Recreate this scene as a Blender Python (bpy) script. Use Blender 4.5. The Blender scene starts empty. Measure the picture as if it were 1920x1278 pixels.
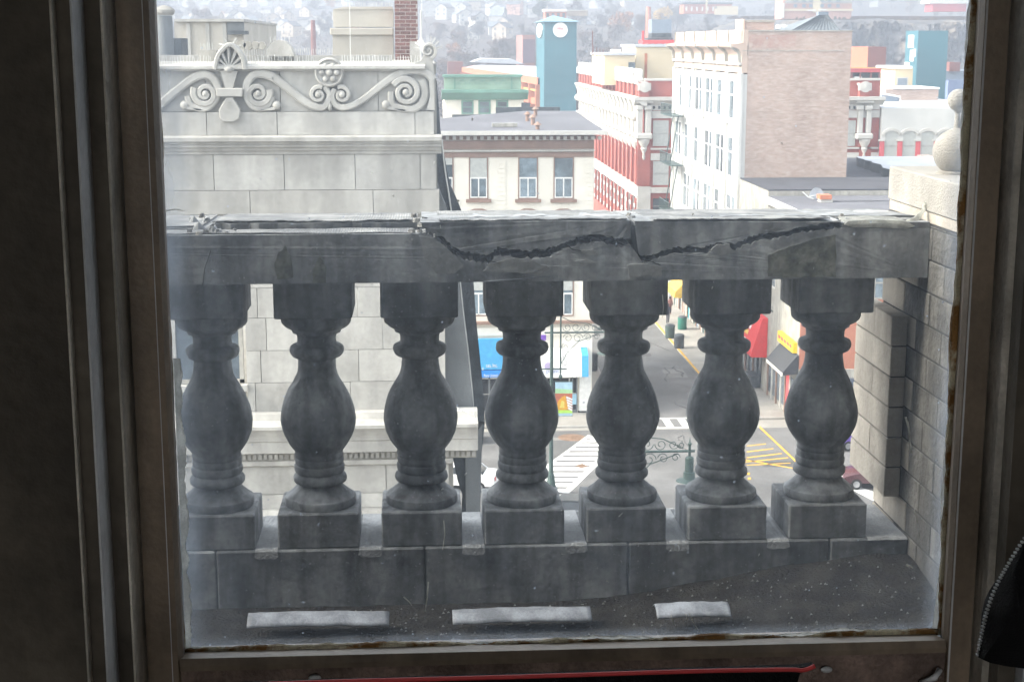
import bpy, bmesh, math, random
from mathutils import Vector, Matrix, noise
R = random.Random(7)
scn = bpy.context.scene
col = scn.collection
# ------------------------------------------------------------------ camera, light, exposure
CAM_H = 25.0; PITCH = math.radians(11.1); YAW = math.radians(3.55); FPX = 2850.0
cam_d = bpy.data.cameras.new('camera'); cam = bpy.data.objects.new('camera', cam_d); col.objects.link(cam)
cam.location = (0, 0, CAM_H); cam.rotation_euler = (math.pi/2 - PITCH, 0, -YAW)
cam_d.sensor_width = 36; cam_d.lens = FPX/1920*36; cam_d.clip_start = .02; cam_d.clip_end = 9000
scn.camera = cam
SUN_EL = math.radians(36); SUN_AZ = math.radians(-96)      # azimuth from +Y towards +X
world = bpy.data.worlds.new('World'); scn.world = world; world.use_nodes = True
wn = world.node_tree; bg = wn.nodes['Background']
sky = wn.nodes.new('ShaderNodeTexSky'); sky.sky_type = 'NISHITA'; sky.sun_disc = False
sky.sun_elevation = SUN_EL; sky.sun_rotation = SUN_AZ % (2*math.pi); sky.dust_density = 3.0; sky.air_density = 1.2
hs_ = wn.nodes.new('ShaderNodeHueSaturation'); hs_.inputs['Saturation'].default_value = .26; wn.links.new(sky.outputs[0], hs_.inputs['Color']); mx_ = wn.nodes.new('ShaderNodeMix'); mx_.data_type = 'RGBA'; mx_.blend_type = 'MULTIPLY'; mx_.inputs[0].default_value = 1; mx_.inputs[7].default_value = (1, .98, .95, 1); wn.links.new(hs_.outputs[0], mx_.inputs[6]); wn.links.new(mx_.outputs[2], bg.inputs[0]); bg.inputs[1].default_value = .15
sun_d = bpy.data.lights.new('sun', 'SUN'); sun = bpy.data.objects.new('sun', sun_d); col.objects.link(sun)
sun_d.energy = 1.5; sun_d.angle = math.radians(10); sun_d.color = (1, .90, .76)
sv = Vector((math.sin(SUN_AZ)*math.cos(SUN_EL), math.cos(SUN_AZ)*math.cos(SUN_EL), math.sin(SUN_EL)))
sun.rotation_euler = sv.to_track_quat('Z', 'Y').to_euler()
vs = scn.view_settings; vs.view_transform = 'Standard'; vs.look = 'None'; vs.exposure = 2.38; vs.gamma = 1; vs.use_curve_mapping = False
scn.cycles.volume_bounces = 0
scn.cycles.transparent_max_bounces = 16
# ------------------------------------------------------------------ photo point -> place
def ray(px, py):
    u = (px-960)/FPX; v = (py-639)/FPX
    fy = math.cos(PITCH) - v*math.sin(PITCH); z = -math.sin(PITCH) - v*math.cos(PITCH)
    return (u*math.cos(YAW)+fy*math.sin(YAW), -u*math.sin(YAW)+fy*math.cos(YAW), z)
def onY(px, py, Y):
    d = ray(px, py); t = Y/d[1]; return (d[0]*t, CAM_H+d[2]*t)          # x, z
def onZ(px, py, z=0):
    d = ray(px, py); t = (z-CAM_H)/d[2]; return (d[0]*t, d[1]*t)        # x, y
def onX(px, py, X):
    d = ray(px, py); t = X/d[0]; return (d[1]*t, CAM_H+d[2]*t)          # y, z
def XX(px, py, Y): return onY(px, py, Y)[0]
def ZZ(px, py, Y): return onY(px, py, Y)[1]
# ------------------------------------------------------------------ materials
def mat(name, c, rough=.85, var=.18, scale=2.0, bump=.15, c2=None, rnd=.0, streak=0., spec=.3, metal=0., speck=0., fine=None, mixlo=.42, mixhi=.62, hue=None):
    m = bpy.data.materials.new(name); m.use_nodes = True
    nt = m.node_tree; N = nt.nodes; L = nt.links; b = N['Principled BSDF']
    b.inputs['Roughness'].default_value = rough; b.inputs['Metallic'].default_value = metal
    b.inputs['Specular IOR Level'].default_value = spec
    tc = N.new('ShaderNodeTexCoord'); oi = N.new('ShaderNodeObjectInfo')
    ad = N.new('ShaderNodeVectorMath'); ad.operation = 'MULTIPLY_ADD'
    L.new(oi.outputs['Random'], ad.inputs[0]); ad.inputs[1].default_value = (17, 31, 23); L.new(tc.outputs['Object'], ad.inputs[2])
    vec = ad.outputs[0]
    n = N.new('ShaderNodeTexNoise'); n.inputs['Scale'].default_value = scale; n.inputs['Detail'].default_value = 7; n.inputs['Roughness'].default_value = .62
    L.new(vec, n.inputs['Vector'])
    cr = N.new('ShaderNodeValToRGB'); cr.color_ramp.elements[0].position = mixlo; cr.color_ramp.elements[1].position = mixhi
    lo = [max(0, x*(1-var)) for x in c]; hi = [min(1, x*(1+var)) for x in c] if c2 is None else list(c2)
    if c2 is not None: lo = list(c)
    cr.color_ramp.elements[0].color = (*lo, 1); cr.color_ramp.elements[1].color = (*hi, 1)
    L.new(n.outputs['Fac'], cr.inputs[0]); out = cr.outputs[0]
    def mul(out, valsock, amt_lo, amt_hi):
        mr = N.new('ShaderNodeMapRange'); mr.inputs[3].default_value = amt_lo; mr.inputs[4].default_value = amt_hi; mr.clamp = True
        L.new(valsock, mr.inputs[0])
        vm = N.new('ShaderNodeVectorMath'); vm.operation = 'SCALE'; L.new(out, vm.inputs[0]); L.new(mr.outputs[0], vm.inputs[3]); return vm.outputs[0], mr
    if rnd: out, _ = mul(out, oi.outputs['Random'], 1-rnd, 1+rnd)
    if streak:
        mp = N.new('ShaderNodeMapping'); mp.inputs['Scale'].default_value = (scale*3.2, scale*3.2, scale*.35); L.new(vec, mp.inputs[0])
        n2 = N.new('ShaderNodeTexNoise'); n2.inputs['Scale'].default_value = 1; n2.inputs['Detail'].default_value = 5; L.new(mp.outputs[0], n2.inputs['Vector'])
        out, mr = mul(out, n2.outputs['Fac'], 1-streak, 1+streak*.4); mr.inputs[1].default_value = .35; mr.inputs[2].default_value = .65
    fs = fine or scale*14
    n3 = N.new('ShaderNodeTexNoise'); n3.inputs['Scale'].default_value = fs; n3.inputs['Detail'].default_value = 4; L.new(vec, n3.inputs['Vector'])
    out, mr = mul(out, n3.outputs['Fac'], 1-var*.5, 1+var*.5); mr.inputs[1].default_value = .3; mr.inputs[2].default_value = .7
    if speck:
        n4 = N.new('ShaderNodeTexNoise'); n4.inputs['Scale'].default_value = fs*2.2; n4.inputs['Detail'].default_value = 1; L.new(vec, n4.inputs['Vector'])
        mr = N.new('ShaderNodeMapRange'); mr.inputs[1].default_value = .72; mr.inputs[2].default_value = .78; L.new(n4.outputs['Fac'], mr.inputs[0])
        mx = N.new('ShaderNodeMix'); mx.data_type = 'RGBA'; L.new(mr.outputs[0], mx.inputs[0]); L.new(out, mx.inputs[6]); mx.inputs[7].default_value = (speck, speck, speck, 1); out = mx.outputs[2]
    L.new(out, b.inputs['Base Color'])
    if bump:
        bp = N.new('ShaderNodeBump'); bp.inputs['Strength'].default_value = bump; bp.inputs['Distance'].default_value = .02
        L.new(n3.outputs['Fac'], bp.inputs['Height']); L.new(bp.outputs[0], b.inputs['Normal'])
    return m
def brickmat(name, ca, cb, mortar, bw=.22, bh=.075, patch=None, rough=.9):
    m = bpy.data.materials.new(name); m.use_nodes = True
    nt = m.node_tree; N = nt.nodes; L = nt.links; b = N['Principled BSDF']; b.inputs['Roughness'].default_value = rough; b.inputs['Specular IOR Level'].default_value = .2
    tc = N.new('ShaderNodeTexCoord'); sp = N.new('ShaderNodeSeparateXYZ'); L.new(tc.outputs['Object'], sp.inputs[0])
    a = N.new('ShaderNodeMath'); L.new(sp.outputs[0], a.inputs[0]); L.new(sp.outputs[1], a.inputs[1])
    cb_ = N.new('ShaderNodeCombineXYZ'); L.new(a.outputs[0], cb_.inputs[0]); L.new(sp.outputs[2], cb_.inputs[1])
    br = N.new('ShaderNodeTexBrick'); br.inputs['Scale'].default_value = 1; br.inputs['Brick Width'].default_value = bw; br.inputs['Row Height'].default_value = bh
    br.inputs['Mortar Size'].default_value = bh*.12; br.inputs['Color1'].default_value = (*ca, 1); br.inputs['Color2'].default_value = (*cb, 1); br.inputs['Mortar'].default_value = (*mortar, 1)
    L.new(cb_.outputs[0], br.inputs['Vector']); out = br.outputs[0]
    n = N.new('ShaderNodeTexNoise'); n.inputs['Scale'].default_value = .35; n.inputs['Detail'].default_value = 8; n.inputs['Roughness'].default_value = .7; L.new(tc.outputs['Object'], n.inputs['Vector'])
    mr = N.new('ShaderNodeMapRange'); mr.inputs[1].default_value = .3; mr.inputs[2].default_value = .7; mr.inputs[3].default_value = .78; mr.inputs[4].default_value = 1.2; L.new(n.outputs['Fac'], mr.inputs[0])
    vm = N.new('ShaderNodeVectorMath'); vm.operation = 'SCALE'; L.new(out, vm.inputs[0]); L.new(mr.outputs[0], vm.inputs[3]); out = vm.outputs[0]
    if patch:
        pc, sc, lo, hi, st = patch
        mp = N.new('ShaderNodeMapping'); mp.inputs['Scale'].default_value = st; L.new(tc.outputs['Object'], mp.inputs[0])
        n = N.new('ShaderNodeTexNoise'); n.inputs['Scale'].default_value = sc; n.inputs['Detail'].default_value = 9; n.inputs['Roughness'].default_value = .75; L.new(mp.outputs[0], n.inputs['Vector'])
        mr = N.new('ShaderNodeMapRange'); mr.inputs[1].default_value = lo; mr.inputs[2].default_value = hi; L.new(n.outputs['Fac'], mr.inputs[0])
        mx = N.new('ShaderNodeMix'); mx.data_type = 'RGBA'; L.new(mr.outputs[0], mx.inputs[0]); L.new(out, mx.inputs[6]); mx.inputs[7].default_value = (*pc, 1); out = mx.outputs[2]
    L.new(out, b.inputs['Base Color']); return m
def flat(name, c, rough=.6, spec=.3, metal=0): return mat(name, c, rough=rough, var=.08, scale=4, bump=0, spec=spec, metal=metal)
def glassy(name, c, rough=.12):
    m = mat(name, c, rough=rough, var=.35, scale=.8, bump=0, spec=.7, rnd=.45); return m
# ------------------------------------------------------------------ mesh building
class MB:
    def __init__(s): s.v = []; s.f = []
    def add(s, vs_, fs):
        k = len(s.v); s.v += [tuple(p) for p in vs_]; s.f += [tuple(i+k for i in f) for f in fs]; return s
    def box(s, x0, x1, y0, y1, z0, z1):
        if x0 > x1: x0, x1 = x1, x0
        if y0 > y1: y0, y1 = y1, y0
        if z0 > z1: z0, z1 = z1, z0
        return s.add([(x0,y0,z0),(x1,y0,z0),(x1,y1,z0),(x0,y1,z0),(x0,y0,z1),(x1,y0,z1),(x1,y1,z1),(x0,y1,z1)],
                     [(3,2,1,0),(4,5,6,7),(0,1,5,4),(1,2,6,5),(2,3,7,6),(3,0,4,7)])
    def prism(s, pts, axis, a, b):
        n = len(pts)
        def P(p, t): return (t, p[0], p[1]) if axis == 'x' else ((p[0], t, p[1]) if axis == 'y' else (p[0], p[1], t))
        return s.add([P(p, a) for p in pts]+[P(p, b) for p in pts],
              [tuple(range(n)), tuple(range(2*n-1, n-1, -1))]+[(i, i+n, (i+1) % n+n, (i+1) % n) for i in range(n)])
    def lathe(s, prof, c, seg=24, sx=1, sy=1):
        n = len(prof); vs_ = []; fs = []
        for i in range(seg):
            a = 2*math.pi*i/seg
            for r, z in prof: vs_.append((c[0]+r*math.cos(a)*sx, c[1]+r*math.sin(a)*sy, c[2]+z))
        for i in range(seg):
            j = (i+1) % seg
            for k in range(n-1): fs.append((i*n+k, j*n+k, j*n+k+1, i*n+k+1))
        fs.append(tuple(i*n for i in range(seg))[::-1]); fs.append(tuple(i*n+n-1 for i in range(seg)))
        return s.add(vs_, fs)
    def tube(s, pts, r, seg=6, r2=None):
        pts = [Vector(p) for p in pts]; n = len(pts); vs_ = []; fs = []; up = Vector((.13, .21, 1)).normalized()
        for i, p in enumerate(pts):
            d = (pts[min(i+1, n-1)]-pts[max(i-1, 0)]).normalized()
            if abs(d.dot(up)) > .97: up = Vector((1, .1, .1)).normalized()
            a = d.cross(up).normalized(); b = d.cross(a)
            rr = r if r2 is None else r+(r2-r)*i/(n-1)
            for k in range(seg):
                t = 2*math.pi*k/seg; vs_.append(p+(a*math.cos(t)+b*math.sin(t))*rr)
        for i in range(n-1):
            for k in range(seg): fs.append((i*seg+k, i*seg+(k+1) % seg, (i+1)*seg+(k+1) % seg, (i+1)*seg+k))
        fs.append(tuple(range(seg))[::-1]); fs.append(tuple((n-1)*seg+k for k in range(seg)))
        return s.add(vs_, fs)
    def ribbon(s, pts, w, y0, y1, w2=None, crown=0.):
        """band following pts (x,z), width w -> w2, from depth y0 (front) to y1"""
        n = len(pts); vs_ = []
        for i in range(n):
            a = Vector(pts[max(i-1, 0)]); b = Vector(pts[min(i+1, n-1)]); d = (b-a).normalized(); nn = Vector((-d.y, d.x)); ww = (w if w2 is None else w+(w2-w)*i/(n-1))/2
            p = Vector(pts[i])
            vs_ += [(p.x+nn.x*ww, y1, p.y+nn.y*ww), (p.x+nn.x*ww, y0+crown, p.y+nn.y*ww), (p.x+nn.x*ww*.6, y0, p.y+nn.y*ww*.6), (p.x-nn.x*ww*.6, y0, p.y-nn.y*ww*.6), (p.x-nn.x*ww, y0+crown, p.y-nn.y*ww), (p.x-nn.x*ww, y1, p.y-nn.y*ww)]
        fs = []
        for i in range(n-1):
            for k in range(5): fs.append((i*6+k, (i+1)*6+k, (i+1)*6+k+1, i*6+k+1))
        fs += [(0,1,2,3,4,5), tuple((n-1)*6+k for k in (5,4,3,2,1,0))]
        return s.add(vs_, fs)
    def ball(s, c, r, seg=16, rings=10, sx=1, sy=1, sz=1):
        prof = [(max(r*math.sin(math.pi*i/rings), 1e-4), -r*math.cos(math.pi*i/rings)*sz) for i in range(rings+1)]
        return s.lathe(prof, c, seg, sx, sy)
    def build(s, name, m, parent=None, smooth=False, bevel=0, kind=None, label=None, jit=0):
        me = bpy.data.meshes.new(name); o0 = org(parent) if parent else Vector((0, 0, 0))
        if not parent and s.v:
            o0 = Vector((sum(v[0] for v in s.v)/len(s.v), sum(v[1] for v in s.v)/len(s.v), min(v[2] for v in s.v)))
        vs_ = [(v[0]-o0.x+(R.uniform(-jit, jit) if jit else 0), v[1]-o0.y+(R.uniform(-jit, jit) if jit else 0), v[2]-o0.z+(R.uniform(-jit, jit) if jit else 0)) for v in s.v]
        me.from_pydata(vs_, [], s.f); me.materials.append(m)
        bm = bmesh.new(); bm.from_mesh(me); bmesh.ops.recalc_face_normals(bm, faces=bm.faces)
        if bevel: bmesh.ops.bevel(bm, geom=[e for e in bm.edges if e.calc_face_angle(0) > .5], offset=bevel, segments=1, affect='EDGES', profile=.5)
        bm.to_mesh(me); bm.free()
        if smooth:
            for p in me.polygons: p.use_smooth = True
            if smooth == 'auto': me.set_sharp_from_angle(angle=math.radians(38))
        o = bpy.data.objects.new(name, me); col.objects.link(o)
        if parent: o.parent = parent; o['_o'] = list(o0)
        else: o.location = o0; o['_o'] = list(o0)
        if kind: o['kind'] = kind
        if label: o['label'] = label
        return o
def org(o): return Vector(o['_o'])
def thing(name, label, cat, loc, group=None):
    o = bpy.data.objects.new(name, None); col.objects.link(o); o.location = loc; o['_o'] = list(loc); o.empty_display_size = .2
    o['label'] = label; o['category'] = cat
    if group: o['group'] = group
    return o
def tag(o, label, cat, group=None):
    o['label'] = label; o['category'] = cat
    if group: o['group'] = group
    return o
def kids(o): return [c for c in bpy.data.objects if c.parent == o]
def dup(o, loc, label=None, rz=None, sc=None, tree=None):
    def cp(a, par):
        c = a.copy(); col.objects.link(c); c.parent = par
        for k in (tree[a.name] if tree else kids(a)): cp(k, c)
        return c
    r = cp(o, None); r.location = loc; r['_o'] = list(loc)
    if label: r['label'] = label
    if rz is not None: r.rotation_euler.z = rz
    if sc: r.scale = sc
    return r
def box(name, m, parent, x0, x1, y0, y1, z0, z1, **k): return MB().box(x0, x1, y0, y1, z0, z1).build(name, m, parent, **k)
FONT_CACHE = {}
def text(name, s, m, parent, x, y, z, size, axis='y', depth=.01, align='CENTER', sx=1):
    cu = bpy.data.curves.new(name, 'FONT'); cu.body = s; cu.size = size; cu.extrude = depth/2; cu.align_x = align; cu.resolution_u = 2
    t = bpy.data.objects.new('tmp_text', cu); col.objects.link(t)
    dg = bpy.context.evaluated_depsgraph_get(); me = bpy.data.meshes.new_from_object(t.evaluated_get(dg)); bpy.data.objects.remove(t)
    me.materials.clear(); me.materials.append(m)
    o = bpy.data.objects.new(name, me); col.objects.link(o); o0 = org(parent); o.parent = parent; o['_o'] = list(o0)
    o.location = Vector((x, y, z))-o0
    o.rotation_euler = (math.pi/2, 0, 0) if axis == 'y' else (math.pi/2, 0, -math.pi/2)
    o.scale.x = sx
    return o
def spiral(cx, cz, r0, turns, a0, d=1, n=40, shrink=.22):
    return [(cx+(r0*(1-(1-shrink)*i/n))*math.cos(a0+d*turns*2*math.pi*i/n), cz+(r0*(1-(1-shrink)*i/n))*math.sin(a0+d*turns*2*math.pi*i/n)) for i in range(n+1)]
def smooth_path(pts, n=8):
    out = []
    for i in range(len(pts)-1):
        p0 = Vector(pts[max(i-1, 0)]); p1 = Vector(pts[i]); p2 = Vector(pts[i+1]); p3 = Vector(pts[min(i+2, len(pts)-1)])
        for k in range(n):
            t = k/n; out.append(tuple(.5*((2*p1)+(p2-p0)*t+(2*p0-5*p1+4*p2-p3)*t*t+(-p0+3*p1-3*p2+p3)*t**3)))
    out.append(tuple(pts[-1])); return out
HAZE = .0007
# ------------------------------------------------------------------ materials used
m_paint = mat('old_brown_paint', (.21, .158, .112), rough=.45, var=.16, scale=9, bump=.10, streak=.25, spec=.4)
m_paintw = mat('lit_cream_paint', (.55, .50, .43), rough=.5, var=.22, scale=8, bump=.3, streak=.3, spec=.35)
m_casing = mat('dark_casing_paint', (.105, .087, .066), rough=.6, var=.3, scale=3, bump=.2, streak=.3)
m_bead = mat('pale_and_lit_paint', (.58, .58, .59), rough=.4, var=.12, scale=6, bump=.15, streak=.15)
m_rail_low = mat('reddish_brown_paint', (.20, .14, .115), rough=.5, var=.35, scale=12, bump=.4, streak=.2)
m_putty = mat('cracked_putty', (.62, .55, .40), rough=.8, var=.3, scale=30, bump=.6, c2=(.25, .13, .045), mixlo=.45, mixhi=.56)
m_puttyw = mat('white_paint_smear', (.7, .7, .66), rough=.8, var=.2, scale=40, bump=.4)
m_room = mat('room_wall_plaster', (.09, .08, .07), rough=.9, var=.1, scale=1)
m_stone = mat('sooty_limestone', (.225, .236, .248), rough=.85, var=.3, scale=6, bump=.12, c2=(.48, .49, .495), rnd=.16, streak=.42, speck=.5, fine=60, mixlo=.40, mixhi=.70)
m_stoned = mat('shaded_pier_stone', (.095, .093, .09), rough=.9, var=.3, scale=5, bump=.4, c2=(.17, .165, .155), rnd=.15, streak=.35, fine=60)
m_stonep = mat('pale_pier_stone', (.46, .415, .355), rough=.9, var=.14, scale=6, bump=.25, rnd=.10, streak=.12, speck=.25, fine=90)
m_cap = mat('gritty_cap_stone', (.38, .36, .325), rough=.95, var=.12, scale=8, bump=.4, fine=160, speck=.22)
m_fresh = mat('broken_stone', (.40, .39, .37), rough=.95, var=.25, scale=20, bump=.8)
m_memb = mat('ribbed_roofing_membrane', (.17, .175, .18), rough=.85, var=.25, scale=7, bump=.5, c2=(.33, .33, .32), fine=120)
m_dirt = mat('balcony_grit', (.024, .022, .021), rough=1, var=.3, scale=14, bump=.9, c2=(.05, .046, .042), speck=.1, fine=110)
m_tin = mat('pale_grey_metal', (.33, .35, .39), rough=.5, var=.3, scale=14, bump=.03, spec=.4)
m_black = mat('black_cloth', (.0035, .0035, .004), rough=.95, var=.3, scale=40, bump=.5)
m_red = flat('red_piping', (.55, .05, .05), rough=.5)
m_zip = flat('zip_metal', (.45, .45, .45), rough=.35, metal=.8)
# ribs on the membrane
nt = m_memb.node_tree; wv = nt.nodes.new('ShaderNodeTexWave'); wv.wave_type = 'BANDS'; wv.bands_direction = 'X'; wv.inputs['Scale'].default_value = 42; wv.inputs['Distortion'].default_value = 1.2
tcx = nt.nodes.new('ShaderNodeTexCoord'); nt.links.new(tcx.outputs['Object'], wv.inputs['Vector']); bp = nt.nodes['Bump'] if 'Bump' in nt.nodes else None
if bp: nt.links.new(wv.outputs['Fac'], bp.inputs['Height']); bp.inputs['Distance'].default_value = .004; bp.inputs['Strength'].default_value = .3
m_memb2 = mat('plain_membrane', (.34, .35, .36), rough=.8, var=.2, scale=9, bump=.5, c2=(.48, .49, .50), fine=120)
def add_translucency(m, f):
    nt = m.node_tree; N = nt.nodes; L = nt.links; b = N['Principled BSDF']; t = N.new('ShaderNodeBsdfTranslucent'); mx = N.new('ShaderNodeMixShader'); mx.inputs[0].default_value = f
    L.new(b.inputs['Base Color'].links[0].from_socket, t.inputs[0]); L.new(b.outputs[0], mx.inputs[1]); L.new(t.outputs[0], mx.inputs[2]); L.new(mx.outputs[0], N['Material Output'].inputs[0])
add_translucency(m_putty, .35); add_translucency(m_puttyw, .6)
# ------------------------------------------------------------------ glass with dust
def glass_material():
    m = bpy.data.materials.new('dusty_window_glass'); m.use_nodes = True; nt = m.node_tree; N = nt.nodes; L = nt.links
    N.remove(N['Principled BSDF']); out = N['Material Output']
    tr = N.new('ShaderNodeBsdfTransparent'); tr.inputs[0].default_value = (.97, .985, .98, 1)
    gl = N.new('ShaderNodeBsdfGlossy'); gl.inputs['Roughness'].default_value = .02
    fr = N.new('ShaderNodeFresnel'); fr.inputs[0].default_value = 1.25
    m1 = N.new('ShaderNodeMixShader'); L.new(fr.outputs[0], m1.inputs[0]); L.new(tr.outputs[0], m1.inputs[1]); L.new(gl.outputs[0], m1.inputs[2])
    tl = N.new('ShaderNodeBsdfTranslucent'); tl.inputs[0].default_value = (.74, .86, 1, 1)
    df = N.new('ShaderNodeBsdfDiffuse'); df.inputs[0].default_value = (.7, .7, .7, 1)
    md = N.new('ShaderNodeMixShader'); md.inputs[0].default_value = .25; L.new(tl.outputs[0], md.inputs[1]); L.new(df.outputs[0], md.inputs[2])
    tc = N.new('ShaderNodeTexCoord')
    def nzz(sc, det, lo, hi, a, b, sv=(1, 1, 1)):
        mp = N.new('ShaderNodeMapping'); mp.inputs['Scale'].default_value = sv; L.new(tc.outputs['Object'], mp.inputs[0])
        n = N.new('ShaderNodeTexNoise'); n.inputs['Scale'].default_value = sc; n.inputs['Detail'].default_value = det; L.new(mp.outputs[0], n.inputs['Vector'])
        mr = N.new('ShaderNodeMapRange'); mr.inputs[1].default_value = lo; mr.inputs[2].default_value = hi; mr.inputs[3].default_value = a; mr.inputs[4].default_value = b; L.new(n.outputs['Fac'], mr.inputs[0]); return mr.outputs[0]
    def add(a, b):
        x = N.new('ShaderNodeMath'); x.use_clamp = True; L.new(a, x.inputs[0]); L.new(b, x.inputs[1]); return x.outputs[0]
    f = nzz(3.5, 5, .35, .7, DUST*.7, DUST*1.5)
    f = add(f, nzz(6, 4, .62, .8, 0, .02, (4, 1, .5)))
    vo = N.new('ShaderNodeTexVoronoi'); vo.inputs['Scale'].default_value = 55; L.new(tc.outputs['Object'], vo.inputs['Vector'])
    vr = N.new('ShaderNodeMapRange'); vr.inputs[1].default_value = .03; vr.inputs[2].default_value = .09; vr.inputs[3].default_value = 1; vr.inputs[4].default_value = 0; L.new(vo.outputs['Distance'], vr.inputs[0])
    sep = N.new('ShaderNodeSeparateColor'); L.new(vo.outputs['Color'], sep.inputs[0])
    gt = N.new('ShaderNodeMath'); gt.operation = 'GREATER_THAN'; gt.inputs[1].default_value = .72; L.new(sep.outputs[0], gt.inputs[0])
    mu = N.new('ShaderNodeMath'); mu.operation = 'MULTIPLY'; L.new(vr.outputs[0], mu.inputs[0]); L.new(gt.outputs[0], mu.inputs[1])
    mu2 = N.new('ShaderNodeMath'); mu2.operation = 'MULTIPLY'; L.new(mu.outputs[0], mu2.inputs[0]); mu2.inputs[1].default_value = .45
    f = add(f, mu2.outputs[0])
    # grime collects along the pane edges (left most); top band paints in milky glare
    sx = N.new('ShaderNodeSeparateXYZ'); L.new(tc.outputs['Object'], sx.inputs[0])
    for axis, at_, w, amt in ((0, 'L', .035, .22), (0, 'R', .03, .22), (2, 'B', .018, .14), (0, 'L', .14, .045), (2, 'T', .62, .10)):
        mr = N.new('ShaderNodeMapRange'); mr.interpolation_type = 'SMOOTHSTEP'
        a = {'L': PX0, 'R': PX1, 'B': PZ0, 'T': .93}[at_]; s = -1 if at_ in 'RT' else 1
        mr.inputs[1].default_value = a if s > 0 else a-w; mr.inputs[2].default_value = a+w if s > 0 else a
        mr.inputs[3].default_value = amt if s > 0 else 0; mr.inputs[4].default_value = 0 if s > 0 else amt
        L.new(sx.outputs[axis], mr.inputs[0]); nz = nzz(18, 5, .3, .7, .25 if at_ != 'T' else .9, 1.2, (1, 1, .35))
        q = N.new('ShaderNodeMath'); q.operation = 'MULTIPLY'; L.new(mr.outputs[0], q.inputs[0]); L.new(nz, q.inputs[1]); f = add(f, q.outputs[0])
    m2 = N.new('ShaderNodeMixShader'); L.new(f, m2.inputs[0]); L.new(m1.outputs[0], m2.inputs[1]); L.new(md.outputs[0], m2.inputs[2])
    L.new(m2.outputs[0], out.inputs[0]); return m
DUST = .027
# ------------------------------------------------------------------ window
GY = 1.70
xL = XX(322, 639, GY); xR = XX(1793, 639, GY); zB = ZZ(960, 1204, GY); ZT = 26.7
win = thing('sash_window', 'old brown painted sash window with dusty glass and cracked putty', 'window', ((xL+xR)/2, GY, zB))
w0 = org(win); PX0, PX1, PZ0 = xL-w0.x, xR-w0.x, 0.0
gm = glass_material()
box('glass_pane', gm, win, xL-.01, xR+.01, GY, GY+.003, zB-.01, ZT)
def vprism(name, m, pts, z0, z1, **k): return MB().prism(pts, 'z', z0, z1).build(name, m, win, **k)
ZB0 = zB-.35
# left stile, beads and casing (profile read in plan)
yS = 1.655
a1 = XX(307, 639, yS); a2 = XX(247, 639, yS)
vprism('stile', m_paint, [(xL, GY-.002), (a1+.004, yS+.012), (a1, yS), (a2, yS), (a2, GY+.03), (xL-.012, GY+.03), (xL-.012, GY-.002)], ZB0, ZT)
vprism('groove_line', m_bead, [(XX(296, 639, yS), yS-.0012), (XX(294.6, 639, yS), yS-.0012), (XX(294.6, 639, yS), yS), (XX(296, 639, yS), yS)], zB-.05, ZT)
def left_step(name, px_a, px_b, px_c, y_back, m_side, m_front):
    X = XX(px_a, 639, y_back); yf = onX(px_b, 639, X)[0]; Xc = XX(px_c, 639, yf)
    vprism(name, m_front, [(X-.002, yf), (Xc, yf), (Xc, y_back+.05), (X-.002, y_back+.05)], ZB0, ZT)
    vprism('lit_edge_face', m_side, [(X, yf+.0015), (X-.002, yf+.0015), (X-.002, y_back+.04), (X, y_back+.04)], ZB0, ZT)  # pale side face: sky light falling on it put into the colour
    return yf
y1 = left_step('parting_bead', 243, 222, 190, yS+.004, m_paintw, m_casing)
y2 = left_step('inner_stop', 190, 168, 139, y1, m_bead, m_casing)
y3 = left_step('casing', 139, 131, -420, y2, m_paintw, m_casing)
# right side
b1_ = XX(1811, 639, yS); b2_ = XX(1856, 639, yS)
vprism('stile', m_paint, [(xR, GY-.002), (b1_-.002, yS+.012), (b1_, yS), (b2_, yS), (b2_, GY+.03), (xR+.012, GY+.03), (xR+.012, GY-.002)], ZB0, ZT)
vprism('groove_line', m_bead, [(XX(1812.5, 639, yS), yS-.0012), (XX(1815.5, 639, yS), yS-.0012), (XX(1815.5, 639, yS), yS), (XX(1812.5, 639, yS), yS)], zB-.05, ZT)
X = XX(1858, 639, yS+.004); yf = onX(1884, 639, X)[0]
vprism('parting_bead', m_paintw, [(X, yS+.05), (X, yf+.006), (X+.006, yf), (XX(1893, 639, yf), yf), (XX(1893, 639, yf), yS+.05)], ZB0, ZT)  # whole bead pale: light on its left face put into the colour
X2 = XX(1893.5, 639, yf); yg = onX(1912, 639, X2)[0]
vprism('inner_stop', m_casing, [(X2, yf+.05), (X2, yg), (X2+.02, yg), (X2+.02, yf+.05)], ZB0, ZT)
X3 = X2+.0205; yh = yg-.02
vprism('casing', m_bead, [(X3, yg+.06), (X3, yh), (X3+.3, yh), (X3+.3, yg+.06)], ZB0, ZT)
# bottom rail: bevel with a bead, then the lower face
zb1 = ZZ(960, 1243, yS)
MB().prism([(GY-.002, zB), (yS+.004, zb1+.014), (yS, zb1+.006), (yS, zb1), (GY+.03, zb1), (GY+.03, zB-.012), (GY-.002, zB-.012)], 'x', a1+.002, b1_-.002).build('bottom_rail', m_paint, win)
MB().prism([(yS+.006, zb1-.002), (yS+.004, zb1-.16), (GY+.03, zb1-.16), (GY+.03, zb1-.002)], 'x', a1+.001, b1_-.001).build('lower_rail_face', m_rail_low, win)
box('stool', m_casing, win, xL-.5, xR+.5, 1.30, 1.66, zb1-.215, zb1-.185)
# sash meeting rail far above the view and window head
box('top_rail', m_paint, win, a2, b2_, yS, GY+.03, ZT+.0, ZT+.08)
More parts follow.
